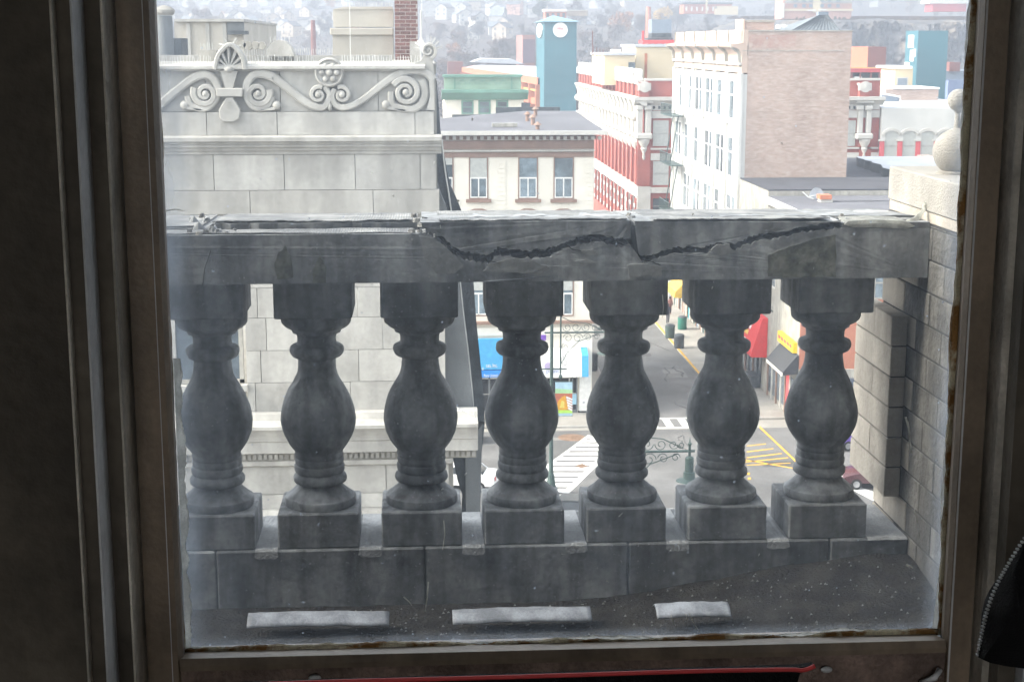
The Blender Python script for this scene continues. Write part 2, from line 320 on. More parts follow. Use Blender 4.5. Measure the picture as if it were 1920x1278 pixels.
# knobs on the lower rail
for (kx, ky, kr) in ((590, 1271, 13), (1550, 1255, 12)):
    x, z = onY(kx, ky, yS-.003); MB().ball((x, yS-.002, z), kr*yS/FPX, sx=1, sy=.6, sz=.55).build('pull_knob', m_bead, win, smooth=True)
x, z = onY(1752, 1268, yS-.01)
MB().tube([(x-.012, yS, z-.012), (x, yS-.012, z), (x+.008, yS-.004, z+.006)], .004, 8).build('catch', m_bead, win, smooth=True)
# ragged putty round the glass
def ragged(name, m, ax, lo, hi, base, wfun, y, th, n=90):
    mb = MB(); vs_ = []
    for i in range(n+1):
        t = lo+(hi-lo)*i/n; w = wfun(i/n)
        p = [(base, t), (base+w, t)] if ax == 'z' else [(t, base), (t, base+w)]
        for q in p:
            vs_.append((q[0], y-th, q[1])); vs_.append((q[0], y, q[1]))
    fs = []
    for i in range(n):
        k = i*4; fs += [(k, k+4, k+6, k+2), (k+2, k+6, k+7, k+3), (k, k+1, k+5, k+4)]
    mb.add(vs_, fs); return mb.build(name, m, win)
def rag(wmin, wmax, hole=.0):
    st = {'w': (wmin+wmax)/2}
    def f(t):
        st['w'] = min(wmax, max(wmin, st['w']+R.uniform(-1, 1)*(wmax-wmin)*.16)); return st['w'] if R.random() > hole else wmin*.4
    return f
fl = rag(.0003, .0032); ragged('putty', m_putty, 'z', zB, ZT, xL-.001, fl, GY-.0002, .006, 240)
ragged('putty', m_puttyw, 'z', zB, zB+.35, xL+.001, rag(.0005, .010), GY-.0002, .002, 120)
fr_ = rag(.002, .010); ragged('putty', m_putty, 'z', zB, ZT, xR+.001, lambda t: -fr_(t), GY-.0002, .007, 260)
fr2 = rag(.003, .018); ragged('putty', m_puttyw, 'z', zB, ZT, xR, lambda t: -fr2(t), GY-.0002, .0012, 200)
fb = rag(.001, .007); ragged('putty', m_putty, 'x', xL, xR, zB-.001, fb, GY-.0002, .006, 260)
fb2 = rag(.001, .010); ragged('putty', m_puttyw, 'x', xL, xR, zB+.0, fb2, GY-.0002, .0015, 220)
# old paint scratches and smears on the glass
def scratch(pp, w, m=None):
    q = [(XX(x, y, GY-.001), GY-.0012, ZZ(x, y, GY-.001)) for x, y in pp]; MB().tube(q, w, 4, w*.4).build('paint_scratch', m or m_puttyw, win)
for pp, w in ((((1698, 782), (1703, 800), (1706, 822), (1709, 848)), .0016), (((1702, 790), (1706, 812), (1704, 830)), .0012), (((1714, 955), (1720, 975), (1726, 1010)), .0006), (((803, 1090), (801, 1120), (797, 1145)), .0010), (((757, 1118), (768, 1128), (772, 1134)), .0009), (((1258, 1152), (1262, 1164), (1267, 1172)), .0007), (((1286, 1150), (1290, 1164)), .0006), (((1292, 1148), (1300, 1166), (1312, 1184), (1318, 1188)), .0006), (((1242, 552), (1244, 575), (1242, 596)), .0008), (((832, 975), (834, 1000), (830, 1030)), .0009), (((1700, 1058), (1712, 1064)), .0014), (((1160, 968), (1168, 960)), .0006), (((312, 395), (330, 392), (345, 396)), .0006)):
    scratch(pp, w)
for k in range(26):
    x, y = R.uniform(360, 1740), R.uniform(60, 1180); l = R.uniform(1.5, 6); a = R.uniform(0, 3.1); scratch(((x, y), (x+l*math.cos(a), y+l*math.sin(a))), R.uniform(.0004, .0009))
# ------------------------------------------------------------------ room round the camera
def struct(o): o['kind'] = 'structure'; return o
ox0 = XX(316, 639, 2.05); ox1 = XX(1800, 639, 2.05); oz0 = ZZ(960, 1222, 2.05)
wl = MB(); wl.box(-3.2, a2-.012, 1.60, 2.05, 21.5, 27.6).box(-3.2, 3.4, 1.75, 2.05, 27.6, 27.9)
struct(MB().box(-3.2, ox0, 1.735, 2.05, 21.5, 28).box(ox1, 3.4, 1.735, 2.05, 21.5, 28).box(ox0, ox1, 1.735, 2.05, 21.5, oz0).box(ox0, ox1, 1.735, 2.05, ZT, 28).build('facade_wall', mat('dark_facade', (.05, .05, .052), rough=.95, var=.3, scale=3)))  # made very dark to throw little light back on the balustrade
struct(MB().box(-3.2, XX(-300, 639, y3), 1.57, 1.733, 22, 27.7).box(X3+.25, 3.4, 1.57, 1.733, 22, 27.7).box(XX(-300, 639, y3), X3+.25, 1.57, 1.733, ZT+.08, 27.7).box(XX(-300, 639, y3), X3+.25, 1.70, 1.733, 22, zb1-.17).build('room_window_wall', m_room))
struct(MB().box(-3.2, -1.6, -3.4, -3.2, 22, 27.7).box(1.6, 3.4, -3.4, -3.2, 22, 27.7).box(-1.6, 1.6, -3.4, -3.2, 22, 23.9).box(-1.6, 1.6, -3.4, -3.2, 26.2, 27.7).build('room_back_wall', m_room))  # unseen opening added here to let daylight into the room
struct(MB().box(-3.2, -3.0, -3.2, 1.57, 22, 27.7).box(3.2, 3.4, -3.2, 1.57, 22, 27.7).build('room_side_walls', m_room))
struct(MB().box(-3.2, 3.4, -3.4, 1.733, 27.7, 27.9).build('room_ceiling', m_room))
struct(MB().box(-3.2, 3.4, -3.4, 1.733, 22.9, 23.1).build('room_floor', m_room))
# ------------------------------------------------------------------ black bag with red piping on the sill, black jacket
YG = 1.60
bag = thing('black_bag', 'black bag with bright red piping lying on the sill under the glass', 'bag', (*[XX(1200, 1290, 1.4), 1.4], ZZ(1200, 1330, 1.4)))
pts = [onY(x, y, 1.4) for x, y in ((140, 1296), (560, 1279), (960, 1267), (1300, 1256), (1500, 1250), (1526, 1246), (1518, 1256), (1500, 1262), (1490, 1300), (1480, 1340), (140, 1350))]
MB().prism(pts, 'y', 1.40, 1.408).build('bag_body', m_black, bag)
MB().tube([(p[0], 1.398, p[1]) for p in smooth_path([onY(x, y, 1.4) for x, y in ((140, 1295), (560, 1277.5), (960, 1266.5), (1300, 1256), (1470, 1253), (1505, 1254), (1527, 1246))], 6)], .0022, 8).build('red_piping', m_red, bag, smooth=True)
jk = thing('black_jacket', 'black jacket front edge with a metal zip hanging at the right of the window', 'jacket', (XX(1950, 1240, 1.2), 1.2, ZZ(1950, 1250, 1.2)))
edge = smooth_path([onY(x, y, 1.2) for x, y in ((1990, 940), (1935, 1005), (1893, 1070), (1868, 1120), (1852, 1170), (1843, 1215), (1838, 1236))], 6)
low = [onY(x, y, 1.2) for x, y in ((1850, 1241), (1880, 1247), (1920, 1252), (2100, 1262), (2100, 930))]
mb = MB(); out_ = edge+low; n = len(out_)
cx = sum(p[0] for p in out_)/n; cz = sum(p[1] for p in out_)/n
vs_ = []
for k, (t, dy) in enumerate(((1, .012), (.97, 0), (.6, -.012), (.25, -.02))):
    for p in out_: vs_.append((cx+(p[0]-cx)*t, 1.2+dy+.006*math.sin(p[1]*70+k), cz+(p[1]-cz)*t))
vs_ += [(cx, 1.18, cz)]
fs = [(k*n+i, k*n+(i+1) % n, (k+1)*n+(i+1) % n, (k+1)*n+i) for k in range(3) for i in range(n)]+[(3*n+i, 3*n+(i+1) % n, 4*n) for i in range(n)]
mb.add(vs_, fs); jb = mb.build('jacket_front', m_black, jk, smooth=True)
sm = jb.modifiers.new('thick', 'SOLIDIFY'); sm.thickness = .012; sm.offset = -1
zp = MB(); dense = smooth_path(edge, 5)
acc = 0
for i in range(1, len(dense)):
    acc += math.dist(dense[i-1], dense[i])
    if acc > .0026: acc = 0; p = dense[i]; zp.box(p[0]-.0016, p[0]+.0012, 1.205, 1.209, p[1]-.0007, p[1]+.0007)
z_ = zp.build('zip_teeth', m_zip, jk); z_['kind'] = 'stuff'
# ------------------------------------------------------------------ balcony
XP = 1.388; YF = 4.03; FLOOR = ZZ(900, 1136, 4.06); LEDGE = ZZ(978, 1020, 4.09)
struct(MB().box(-3.0, 2.0, 2.05, 4.50, FLOOR-.35, FLOOR).build('balcony_floor', m_dirt))
# heap of grit rising to the right
def heap(x, y):
    t = max(0, min(1, (x-.35)/1.0)); s = max(0, min(1, (y-3.1)/.9)); return .12*t*t*(3-2*t)*(s**1.2)+.006*math.sin(x*23+y*7)*math.sin(y*31)*t+.003
mb = MB(); nx, ny = 90, 60; vs_ = [(-1.5+(XP+1.5-.002)*i/nx, 2.3+(4.074-2.3)*j/ny, FLOOR+heap(-1.5+(XP+1.5)*i/nx, 2.3+1.774*j/ny)+R.uniform(0, .003)) for j in range(ny+1) for i in range(nx+1)]
mb.add(vs_, [(j*(nx+1)+i, j*(nx+1)+i+1, (j+1)*(nx+1)+i+1, (j+1)*(nx+1)+i) for j in range(ny) for i in range(nx)])
o = mb.build('dark_grit', m_dirt); o['kind'] = 'stuff'; tag(o, 'dark grit and dead leaf litter heaped on the balcony floor', 'grit')
pb = MB()
for i in range(380):
    x = R.uniform(-.2, XP-.03); y = R.uniform(3.5, 4.05); z = FLOOR+heap(x, y)+.002; r = R.uniform(.0015, .005)
    pb.add([(x-r, y-r, z), (x+r, y-r*.4, z), (x, y+r, z), (x, y, z+r*1.1)], [(0, 1, 3), (1, 2, 3), (2, 0, 3)])
o = pb.build('gravel', m_fresh); o['kind'] = 'stuff'; tag(o, 'small pale chips of stone scattered over the dark balcony grit', 'gravel')
# curved pale strips on the floor
specs = ((466, 730, 1147, 1144, 1198, 'long pale curved strip on the balcony floor, leftmost of three'), (848, 1106, 1141, 1135, 1192, 'long pale curved strip on the balcony floor below the middle balusters'), (1227, 1364, 1130, 1126, 1166, 'short pale curved strip on the balcony floor, nearest the dirt heap'))
for (xa, xb, ya, yb, yc, lab) in specs:
    mb = MB(); n = 24; vs_ = []
    yt = 3.90 if xa < 1000 else 3.80
    for i in range(n+1):
        px = xa+(xb-xa)*i/n; py = ya+(yb-ya)*i/n-2.5*math.sin(math.pi*i/n)+R.uniform(-.5, .5)
        x, zt = onY(px, py, yt); x2, zlo = onY(px, yc+R.uniform(-2, 2)+2*math.sin(i), yt-.035)
        wv_ = .002*math.sin(i*.9)
        for k in range(7):
            t = k/6; vs_.append((x, yt-.055*t+wv_, zt-.002-.012*t*t-(.02*(t-.6) if t > .6 else 0)))
        vs_.append((x, yt+.006, zt-.012))
    mb.add(vs_, [(i*8+k, (i+1)*8+k, (i+1)*8+k+1, i*8+k+1) for i in range(n) for k in range(6)]+[(i*8, i*8+7, (i+1)*8+7, (i+1)*8) for i in range(n)])
    o = mb.build('pale_strip', m_tin, smooth=True); tag(o, lab, 'flashing', 'loose pale strips on the balcony floor')
    s_ = o.modifiers.new('t', 'SOLIDIFY'); s_.thickness = .003
# ------------------------------------------------------------------ balustrade
RB = ZZ(978, 527, YF+.01)
bal = thing('stone_balustrade', 'sooty stone balustrade with seven vase balusters and a cracked top rail', 'balustrade', (0, 4.2, FLOOR))
xs_j = [-2.9, -1.9, XX(405, 1060, 4.075), XX(797, 1060, 4.075), XX(1178, 1060, 4.075), XX(1555, 1060, 4.075), XP-.001]
MB().box(-2.9, XP-.002, 4.09, 4.39, FLOOR-.09, LEDGE-.01).build('base_core', m_stone, bal)
for a, b in zip(xs_j[:-1], xs_j[1:]):
    MB().box(a+.0015, b-.0015, 4.075+R.uniform(0, .003), 4.40, FLOOR-.1, LEDGE).build('base_block', m_stone, bal, bevel=.004)
# baluster
AY = 4.2; SP = .2886
zz = lambda py: ZZ(978, py, AY)
prof_px = [(66, 934), (67.5, 931), (67.5, 921), (65.5, 919), (63, 917.5), (55, 911), (47, 904), (41.5, 899), (39, 897), (41, 895.5), (49, 893), (51, 888), (50, 882), (46, 878), (44.5, 876), (47, 873), (47.5, 868), (47, 863), (44.5, 861), (45, 859), (46, 855), (45.5, 850), (44, 848), (45.5, 846), (46, 842), (45, 838), (47, 834), (55, 824), (62, 812), (67.5, 798), (70, 782), (69.5, 772), (67, 758), (62, 740), (56, 726), (49.5, 714), (43.5, 704), (38.5, 694), (36, 682), (35, 668), (36, 665), (41, 663), (46, 660), (49.5, 654), (50, 648), (48, 643), (43, 640), (37, 638), (36, 632), (36.5, 624), (39, 619), (45, 617), (46, 612), (50, 610), (58, 606), (63, 601), (65.5, 595), (66, 588)]
pm = AY/FPX*1.0
ZB_PL = LEDGE; Z_PL = zz(956)+.0; 
Z_PL = ZZ(978, 956, 4.088)
protoX = 0.288-3*SP
bz = zz(950)
prof = [(r*4.27/FPX, zz(py)) for r, py in prof_px]
off = Z_PL-prof[0][1]
z00 = prof[0][1]; prof = [(r, z+off*max(0, 1-(z-z00)/.06)) for r, z in prof]
ZC0 = ZZ(978, 594, 4.088)
prof[-1] = (prof[-1][0], ZC0+.003)
bprof = smooth_path(prof, 2)
hw = .1125
def baluster(i, x):
    tw = R.uniform(-.4, .4)
    lb_ = MB().lathe([(r, z) for r, z in bprof], (x, AY, 0), 64); nv = []
    for v in lb_.v:
        d = Vector((v[0]-x, v[1]-AY, 0)); q = Vector((v[0]*9+i*5.1, v[1]*9, v[2]*9)); s_ = noise.noise(q)*.0035+noise.noise(q*5)*.0012
        cc = noise.noise(q*2.3+Vector((7, 3, 1))); s_ -= max(0, cc-.42)*.03
        dn = d.normalized() if d.length > 1e-5 else d; nv.append((v[0]+dn.x*s_, v[1]+dn.y*s_, v[2]))
    lb_.v = nv; b = lb_.build('baluster', m_stone, bal, smooth='auto')
    mb = MB(); mb.box(x-hw, x+hw, AY-hw, AY+hw, LEDGE+.0008, Z_PL).build('plinth', m_stone, b, bevel=.004)
    s = .106 if i else .1
    mb = MB().box(x-s, x+s, AY-s-.006, AY+s+.006, ZC0, RB+.0).build('cap_block', m_stone, b, bevel=.004)
for i in range(-4, 7): baluster(i, .2886*(i-2)+.0005)
# membrane strips draped between plinths
for i in range(-4, 7):
    x0 = .2886*(i-2)+hw+.0015; x1 = .2886*(i-1)-hw-.0005 if i < 6 else None
    if i == 6: x0, x1 = .2886*4+hw+.002, XP-.004
    mb = MB(); n = 8; vs_ = []; lip = .022 if i < 6 else .002
    for k in range(n+1):
        x = x0+(x1-x0)*k/n; e = .006*(1 if k in (0, n) else 0)*(0 if i == 6 else 1); j = R.uniform(-.0015, .0015)
        vs_ += [(x, 4.395, LEDGE+.002), (x, 4.08, LEDGE+.0035+j), (x, 4.0715, LEDGE-.001), (x+(-.003 if k == 0 else .003 if k == n else 0), 4.0705, LEDGE-lip+e+j)]
    mb.add(vs_, [(k*4+q, (k+1)*4+q, (k+1)*4+q+1, k*4+q+1) for k in range(n) for q in range(3)])
    mb.build('membrane_strip', m_memb2, bal)
# rail
def pz(x, y, Y=YF): return onY(x, y, Y)
def jag(pts, n=3, a=.0022):
    out = []
    for p, q in zip(pts[:-1], pts[1:]):
        for k in range(n):
            t = k/n; out.append((p[0]+(q[0]-p[0])*t+(R.uniform(-a, a) if k else 0), p[1]+(q[1]-p[1])*t+(R.uniform(-a, a) if k else 0)))
    out.append(pts[-1]); return out
crackA = [pz(x, y) for x, y in ((788, 427), (815, 437), (835, 455), (850, 470), (870, 480), (895, 484), (918, 484), (932, 471), (960, 474), (1000, 476), (1020, 476), (1045, 466), (1070, 456), (1095, 448), (1125, 446), (1150, 453), (1168, 455))]
crackB = [pz(x, y) for x, y in ((1205, 486), (1222, 483), (1245, 475), (1262, 469), (1300, 468), (1330, 467), (1345, 461), (1380, 463), (1400, 452), (1425, 444), (1460, 441), (1500, 431), (1545, 424), (1578, 421))]
zt_m = ZZ(1000, 415, YF)
def shift(pts, dz): return [(x, z+dz) for x, z in pts]
xe = XP-.001; xs = -2.9
xa0, xa1 = pz(788, 427)[0], pz(1183, 430)[0]
xb0, xb1 = pz(1190, 430)[0], pz(1577, 421)[0]
lowA = jag(shift(crackA, -.011), 7, .0042); lowB = jag(shift(crackB, -.009), 7, .004)
z440 = ZZ(600, 440, YF)
# lower body of the rail, its top edge follows the cracks
body = [(xs, RB), (xe, RB), (xe, ZZ(1700, 429, YF)), (xb1+.003, ZZ(1580, 427, YF))]+lowB[::-1]+[pz(1196, 478), pz(1180, 457)]+lowA[::-1]+[(xa0-.004, z440), (xs, z440)]
MB().prism(body, 'y', YF, YF+.085).build('rail_face', m_stone, bal, jit=.0006)
# core recessed behind the cracks; black upper part paints in their shade
MB().box(xs, xe, YF+.085, 4.50, RB, ZZ(600, 500, YF)).build('rail_core', m_stone, bal); MB().box(xs, xe, YF+.24, 4.49, ZZ(600, 500, YF), ZZ(600, 452, YF)).build('rail_core', flat('crack_shade_black', (.02, .02, .02), rough=1), bal)
upA = [(xa0+.002, zt_m+.0)]+jag(shift(crackA, .010), 7, .004)+[(xa1, crackA[-1][1]+.012), (xa1, zt_m)]
MB().prism(upA, 'y', YF+.001, YF+.12).build('rail_chunk', m_stone, bal, jit=.0008)
upB = [(xb0, zt_m-.002), (xb0+.004, pz(1196, 440)[1]), (xb0+.012, crackB[0][1]+.012)]+jag(shift(crackB, .008), 7, .0038)+[(xb1, crackB[-1][1]+.006)]
upB = [(x, min(z, zt_m-.002)) for x, z in upB]
MB().prism(upB, 'y', YF+.002, YF+.12).build('rail_chunk', m_stone, bal, jit=.0008)
# rear slabs of the rail top
z_rf = ZZ(600, 417, YF+.12)
def slab(x0, x1, y0, z0, z1b, name='rail_slab', m=m_stone):
    mb = MB(); n = 22; vs_ = []
    zb_ = ZZ(600, 455, YF)
    for k in range(n+1):
        x = x0+(x1-x0)*k/n; j = R.uniform(-.002, .002); jy = R.uniform(-.004, .004)
        vs_ += [(x, y0+jy, zb_), (x, y0+jy, z0+j), (x, 4.5, z1b+j*.5), (x, 4.5, zb_)]
    mb.add(vs_, [(k*4+q, (k+1)*4+q, (k+1)*4+(q+1) % 4, k*4+(q+1) % 4) for k in range(n) for q in range(4)]+[(0, 1, 2, 3), (n*4+3, n*4+2, n*4+1, n*4)])
    mb.build(name, m, bal); 
def sheet(x0, x1, y0, y1, z0, z1, ragf=.006, n=40, rows=3, m=m_memb, lab=None, name='roofing_membrane'):
    mb = MB(); vs_ = []; w0_, w1_ = R.uniform(-1, 1), R.uniform(-1, 1)
    for k in range(n+1):
        x = x0+(x1-x0)*k/n; w0_ = max(-1, min(1, w0_+R.uniform(-.6, .6))); w1_ = max(-1, min(1, w1_+R.uniform(-.6, .6)))
        ya = y0+w0_*ragf; yb = y1+w1_*ragf*.5
        for q in range(rows+1):
            t = q/rows; vs_.append((x, ya+(yb-ya)*t, z0+(z1-z0)*t+R.uniform(-.001, .001)+.0035+.003*abs(w0_)*(q == 0)))
    mb.add(vs_, [(k*(rows+1)+q, (k+1)*(rows+1)+q, (k+1)*(rows+1)+q+1, k*(rows+1)+q+1) for k in range(n) for q in range(rows)])
    o = mb.build(name, m, bal); s = o.modifiers.new('t', 'SOLIDIFY'); s.thickness = .0025; return o
zl_b = ZZ(600, 402, 4.5); zr_b = ZZ(1300, 394, 4.5)
xl1 = XX(783, 420, YF+.12); xl0 = XX(398, 425, YF+.12)
slab(xl0, xl1, YF+.115, z_rf, zl_b); slab(xs, xl0-.01, YF+.10, ZZ(350, 428, YF+.1), ZZ(350, 405, 4.5))
slab(xa0+.004, xa1, YF+.121, zt_m, zr_b); slab(xb0, xe, YF+.121, zt_m-.004, zr_b)
MB().box(xb1+.002, xe, YF+.002, YF+.12, ZZ(600, 455, YF), zt_m-.010).build('rail_chunk', m_stone, bal)
sheet(xl0, xl1-.01, YF+.118, 4.497, z_rf, zl_b); sheet(xs, xl0-.03, YF+.11, 4.497, ZZ(350, 428, YF+.1), ZZ(350, 405, 4.5))
sheet(xs, xa0-.02, YF+.004, YF+.10, z440, z440+.001, .008, 60, 2)
sheet(xa0+.05, xa1-.01, YF+.006, 4.497, zt_m, zr_b, .004); sheet(xb0+.05, xb1-.03, YF+.006, 4.497, zt_m-.002, zr_b, .006)
sheet(xb1+.01, xe-.004, YF+.05, 4.497, zt_m-.012, zr_b-.002, .006, 20)
# torn flap at the right end, turned up against the pier
flap = [pz(1582, 421, YF-.002), pz(1600, 427, YF-.002), pz(1640, 427, YF-.002), pz(1700, 429, YF-.002), pz(1716, 424, YF-.002), pz(1700, 414, YF-.002), pz(1640, 412, YF-.002), pz(1590, 414, YF-.002)]
MB().prism(flap, 'y', YF-.003, YF+.10).build('torn_flap', m_puttyw, bal, jit=.001)
tube_pts = [(XX(1702, 420, 4.05), 4.05, ZZ(1702, 420, 4.05)), (XX(1718, 410, 4.08), 4.08, ZZ(1718, 410, 4.08)), (XX(1732, 392, 4.1), 4.1, ZZ(1732, 392, 4.1)), (XX(1734, 380, 4.11), 4.11, ZZ(1734, 380, 4.11))]
MB().tube(smooth_path(tube_pts, 4), .012, 5, .003).build('torn_flap', m_puttyw, bal, jit=.003)
m_stonel = mat('worn_pale_stone', (.32, .325, .32), rough=.9, var=.2, scale=12, bump=.15, fine=60)
m_lichen = mat('lichen_stained_stone', (.12, .13, .115), rough=.9, var=.3, scale=22, bump=.15, c2=(.26, .265, .235), fine=80)
def spall(pp, m=m_stonel, th=.0035):
    q = [pz(x, y) for x, y in pp]; q = jag(q+[q[0]], 4, .0022)[:-1]; MB().prism(q, 'y', YF-th, YF+.002).build('worn_patch', m, bal)
spall([(786, 442), (812, 446), (836, 464), (856, 484), (872, 500), (850, 514), (818, 512), (800, 492)]); spall([(920, 494), (960, 484), (1000, 488), (1030, 502), (1012, 516), (960, 510), (905, 508)])
spall([(1090, 470), (1112, 466), (1120, 476), (1098, 482)]); spall([(1078, 490), (1100, 486), (1118, 492), (1096, 498)]); spall([(1176, 496), (1206, 494), (1242, 500), (1240, 518), (1180, 520)]); spall([(1328, 470), (1344, 458), (1368, 457), (1374, 474), (1350, 480)], th=.005)
spall([(1440, 478), (1480, 462), (1530, 446), (1566, 440), (1567, 519), (1500, 520), (1440, 518)], m_lichen, .002); spall([(520, 478), (535, 460), (545, 480), (550, 520), (520, 524), (515, 500)], m_lichen, .002); spall([(590, 500), (600, 478), (612, 500), (612, 530), (585, 530)], m_lichen, .002)
# broken stone bits on the cracks
def rock(px, py, Y, r, m=m_fresh):
    x, z = onY(px, py, Y); mb = MB(); me = []
    for i in range(8):
        a = 2*math.pi*i/8
        me.append((x+r*R.uniform(.7, 1.2)*math.cos(a), Y+r*R.uniform(.5, .9)*math.sin(a), z-r*.5)); 
    for i in range(8):
        a = 2*math.pi*i/8+.3
        me.append((x+r*R.uniform(.3, .9)*math.cos(a), Y+r*R.uniform(.3, .7)*math.sin(a), z+r*R.uniform(.25, .7)))
    mb.add(me, [tuple(range(8))[::-1], tuple(range(8, 16))]+[(i, (i+1) % 8, 8+(i+1) % 8, 8+i) for i in range(8)]); mb.build('broken_stone', m, bal)
for q in ((372, 424, 4.08, .016), (362, 411, 4.14, .014), (378, 404, 4.22, .012), (386, 437, 4.05, .013), (398, 430, 4.08, .02), (372, 438, 4.04, .01), (410, 434, 4.06, .012), (355, 434, 4.07, .010), (388, 412, 4.16, .013), (424, 436, 4.05, .008),
          (776, 404, 4.2, .011), (783, 412, 4.13, .013), (790, 420, 4.08, .014), (772, 433, 4.05, .012), (797, 410, 4.12, .010), (786, 432, 4.045, .009),
          (1186, 408, 4.12, .012), (1193, 418, 4.06, .011), (1180, 402, 4.2, .009), (1204, 416, 4.05, .008), (1578, 404, 4.15, .010), (1568, 410, 4.10, .008), (1588, 412, 4.08, .009), (440, 430, 4.07, .006), (880, 414, 4.05, .005)):
    rock(*q, m=m_fresh if R.random() < .7 else m_stone)
for pp in (((917, 490), (945, 492), (965, 498), (989, 501)), ((1203, 487), (1222, 490), (1238, 497)), ((846, 470), (852, 482), (849, 490)), ((1150, 447), (1168, 459), (1188, 461)), ((395, 470), (385, 500), (380, 535)), ((1060, 457), (1075, 468), (1090, 470))):
    q = [pz(x, y) for x, y in pp]; MB().tube([(a, YF-.0008, b) for a, b in jag(q, 4, .0012)], .0011, 4).build('hairline_crack', flat('crack_black', (.01, .01, .01)), bal)
for x0_, y0_, x1_, y1_ in ((905, 528, 1035, 517),):
    a = pz(x0_, y0_, YF-.001); b = pz(x1_, y1_, YF-.001)
    MB().tube([(a[0], YF-.001, a[1]), ((a[0]+b[0])/2, YF-.001, (a[1]+b[1])/2-.001), (b[0], YF-.001, b[1])], .0011, 5).build('wire', m_tin, bal)
# ------------------------------------------------------------------ pier on the right: coursed blocks, cap and ball finial
PJX = XX(1664, 780, 4.17); PY0 = 4.17; PY1 = onX(1604, 600, PJX)[0]
crs = [ZZ(1665, y, PY0) for y in (932, 879, 823, 766, 707, 650, 592)]
CH = (crs[-1]-crs[0])/6
pier = thing('brick_pier', 'coursed stone pier closing the right end of the balcony below a ball finial', 'pier', (1.6, 4.2, FLOOR))
YE = 4.43; NY0 = 2.06
m_core = flat('pier_core', (.05, .05, .05), rough=.95)
cz_t = ZZ(1665, 373, 4.45); capx = XX(1666, 345, 4.45)
box('pier_core', m_core, pier, XP+.004, 2.0, NY0, YE-.006, FLOOR-.1, cz_t-.03)
base_z = crs[0]-CH*4; k = 0; z = base_z
zc = []
while z < cz_t-.03: zc.append(z); z += CH
for r_, z in enumerate(zc):
    z2 = min(z+CH, cz_t-.03); ys = YE; first = True
    while ys > NY0+.02:
        L_ = .21 if not (first and r_ % 2) else .105
        y_lo = max(NY0, ys-L_); first = False
        y_out = ys
        mm = m_stonep if y_lo > 4.02 else m_stoned  # inner bricks darker: shade of the balcony put into their colour
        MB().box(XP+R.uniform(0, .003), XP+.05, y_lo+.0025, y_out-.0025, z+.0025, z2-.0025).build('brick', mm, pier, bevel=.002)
        ys = y_lo
for r_ in range(6):
    z, z2 = crs[0]+CH*r_, crs[0]+CH*(r_+1)
    cuts = [PY0, (PY0+PY1)/2-.01, PY1] if r_ % 2 == 1 else [PY0, PY1]
    if r_ % 2 == 1: cuts = [PY0, PY0+(PY1-PY0)*.46, PY1]
    for a, b in zip(cuts[:-1], cuts[1:]):
        j = R.uniform(0, .002)
        MB().box(PJX+j, XP-.002, a+.0015, b-.0015, z+.0018, z2-.0018).build('brick', m_stonep, pier, bevel=.002)
box('pier_core', m_core, pier, PJX+.006, XP-.003, PY0+.004, PY1-.006, crs[0]+.004, crs[-1]-.004)
MB().box(capx+.004, 2.05, 3.2, 4.445, cz_t-.03, cz_t-.001).build('cap_bed', m_stonep, pier, bevel=.002)
cz_top = ZZ(1665, 311, 4.45)
cap = MB().box(capx, 2.05, 3.2, 4.45, cz_t, cz_top).build('cap_block', m_cap, pier, bevel=.004)
fy = onZ(1790, 326, cz_top)[1]; fx = XX(1792, 285, fy); mpp = fy/FPX
r1 = 43*mpp; fz = cz_top+r1*.97
fp = [(.03, -r1)]+[(r1*math.cos(a), r1*math.sin(a)) for a in [(-75+i*10)*math.pi/180 for i in range(15)]]
z2 = ZZ(1800, 188, fy)-fz; r2 = 21*mpp
fp += [(r1*.25, r1*1.0), (r1*.14, r1*1.06), (r1*.11, z2-r2*1.15), (r2*.35, z2-r2*1.0)]+[(r2*math.cos(a), z2+r2*math.sin(a)) for a in [(-65+i*15)*math.pi/180 for i in range(11)]]
MB().lathe(fp, (fx, fy, fz), 32).build('ball_finial', m_cap, pier, smooth='auto')
MB().lathe([(.05, 0), (.05, .006), (.035, .010)], (fx, fy, cz_top), 24).build('finial_base', m_cap, pier)
# the tower body of our own building under the balcony
struct(MB().box(-3.0, 2.1, 2.05, 4.46, 0, FLOOR-.36).box(-16, 16, -3.4, 2.04, 0, 21.49).box(-16, -3.21, -3.4, 2.04, 21.5, 31.5).box(3.41, 16, -3.4, 2.04, 21.5, 31.5).box(-3.2, 3.4, -3.4, 2.04, 28.01, 31.5).box(-16, -8, 2.041, 3.15, 0, 31.5).build('own_building_and_sun_block', m_stone))  # last box: unseen left wing, added to keep sun off the balcony
# ------------------------------------------------------------------ classical stone building on the left
m_lime = mat('grey_limestone', (.42, .41, .385), rough=.92, var=.12, scale=.9, bump=.25, rnd=.05, streak=.2, fine=14)
m_limed = mat('stained_limestone', (.36, .345, .31), rough=.92, var=.14, scale=1.2, bump=.3, rnd=.05, streak=.22, fine=14)
m_joint = flat('dark_joint', (.31, .30, .275), rough=.95)
m_slate = mat('dark_slate_flank', (.075, .085, .095), rough=.7, var=.3, scale=1.5, bump=.3, streak=.3)
m_flank = mat('grey_rendered_flank', (.17, .18, .185), rough=.9, var=.1, scale=1.5, bump=.3, streak=.1, fine=40)
m_spike = flat('pale_wire', (.6, .6, .58), rough=.5)
m_glassd = glassy('dark_window_glass', (.09, .11, .13))
m_glassb = glassy('blue_grey_window_glass', (.12, .155, .18))
m_white = flat('white_paint', (.72, .72, .70), rough=.6)
m_beige = mat('beige_render', (.43, .405, .36), rough=.9, var=.08, scale=.6, bump=.1, streak=.08)
CY = 25.0
def C(px, py, Y=CY): return onY(px, py, Y)
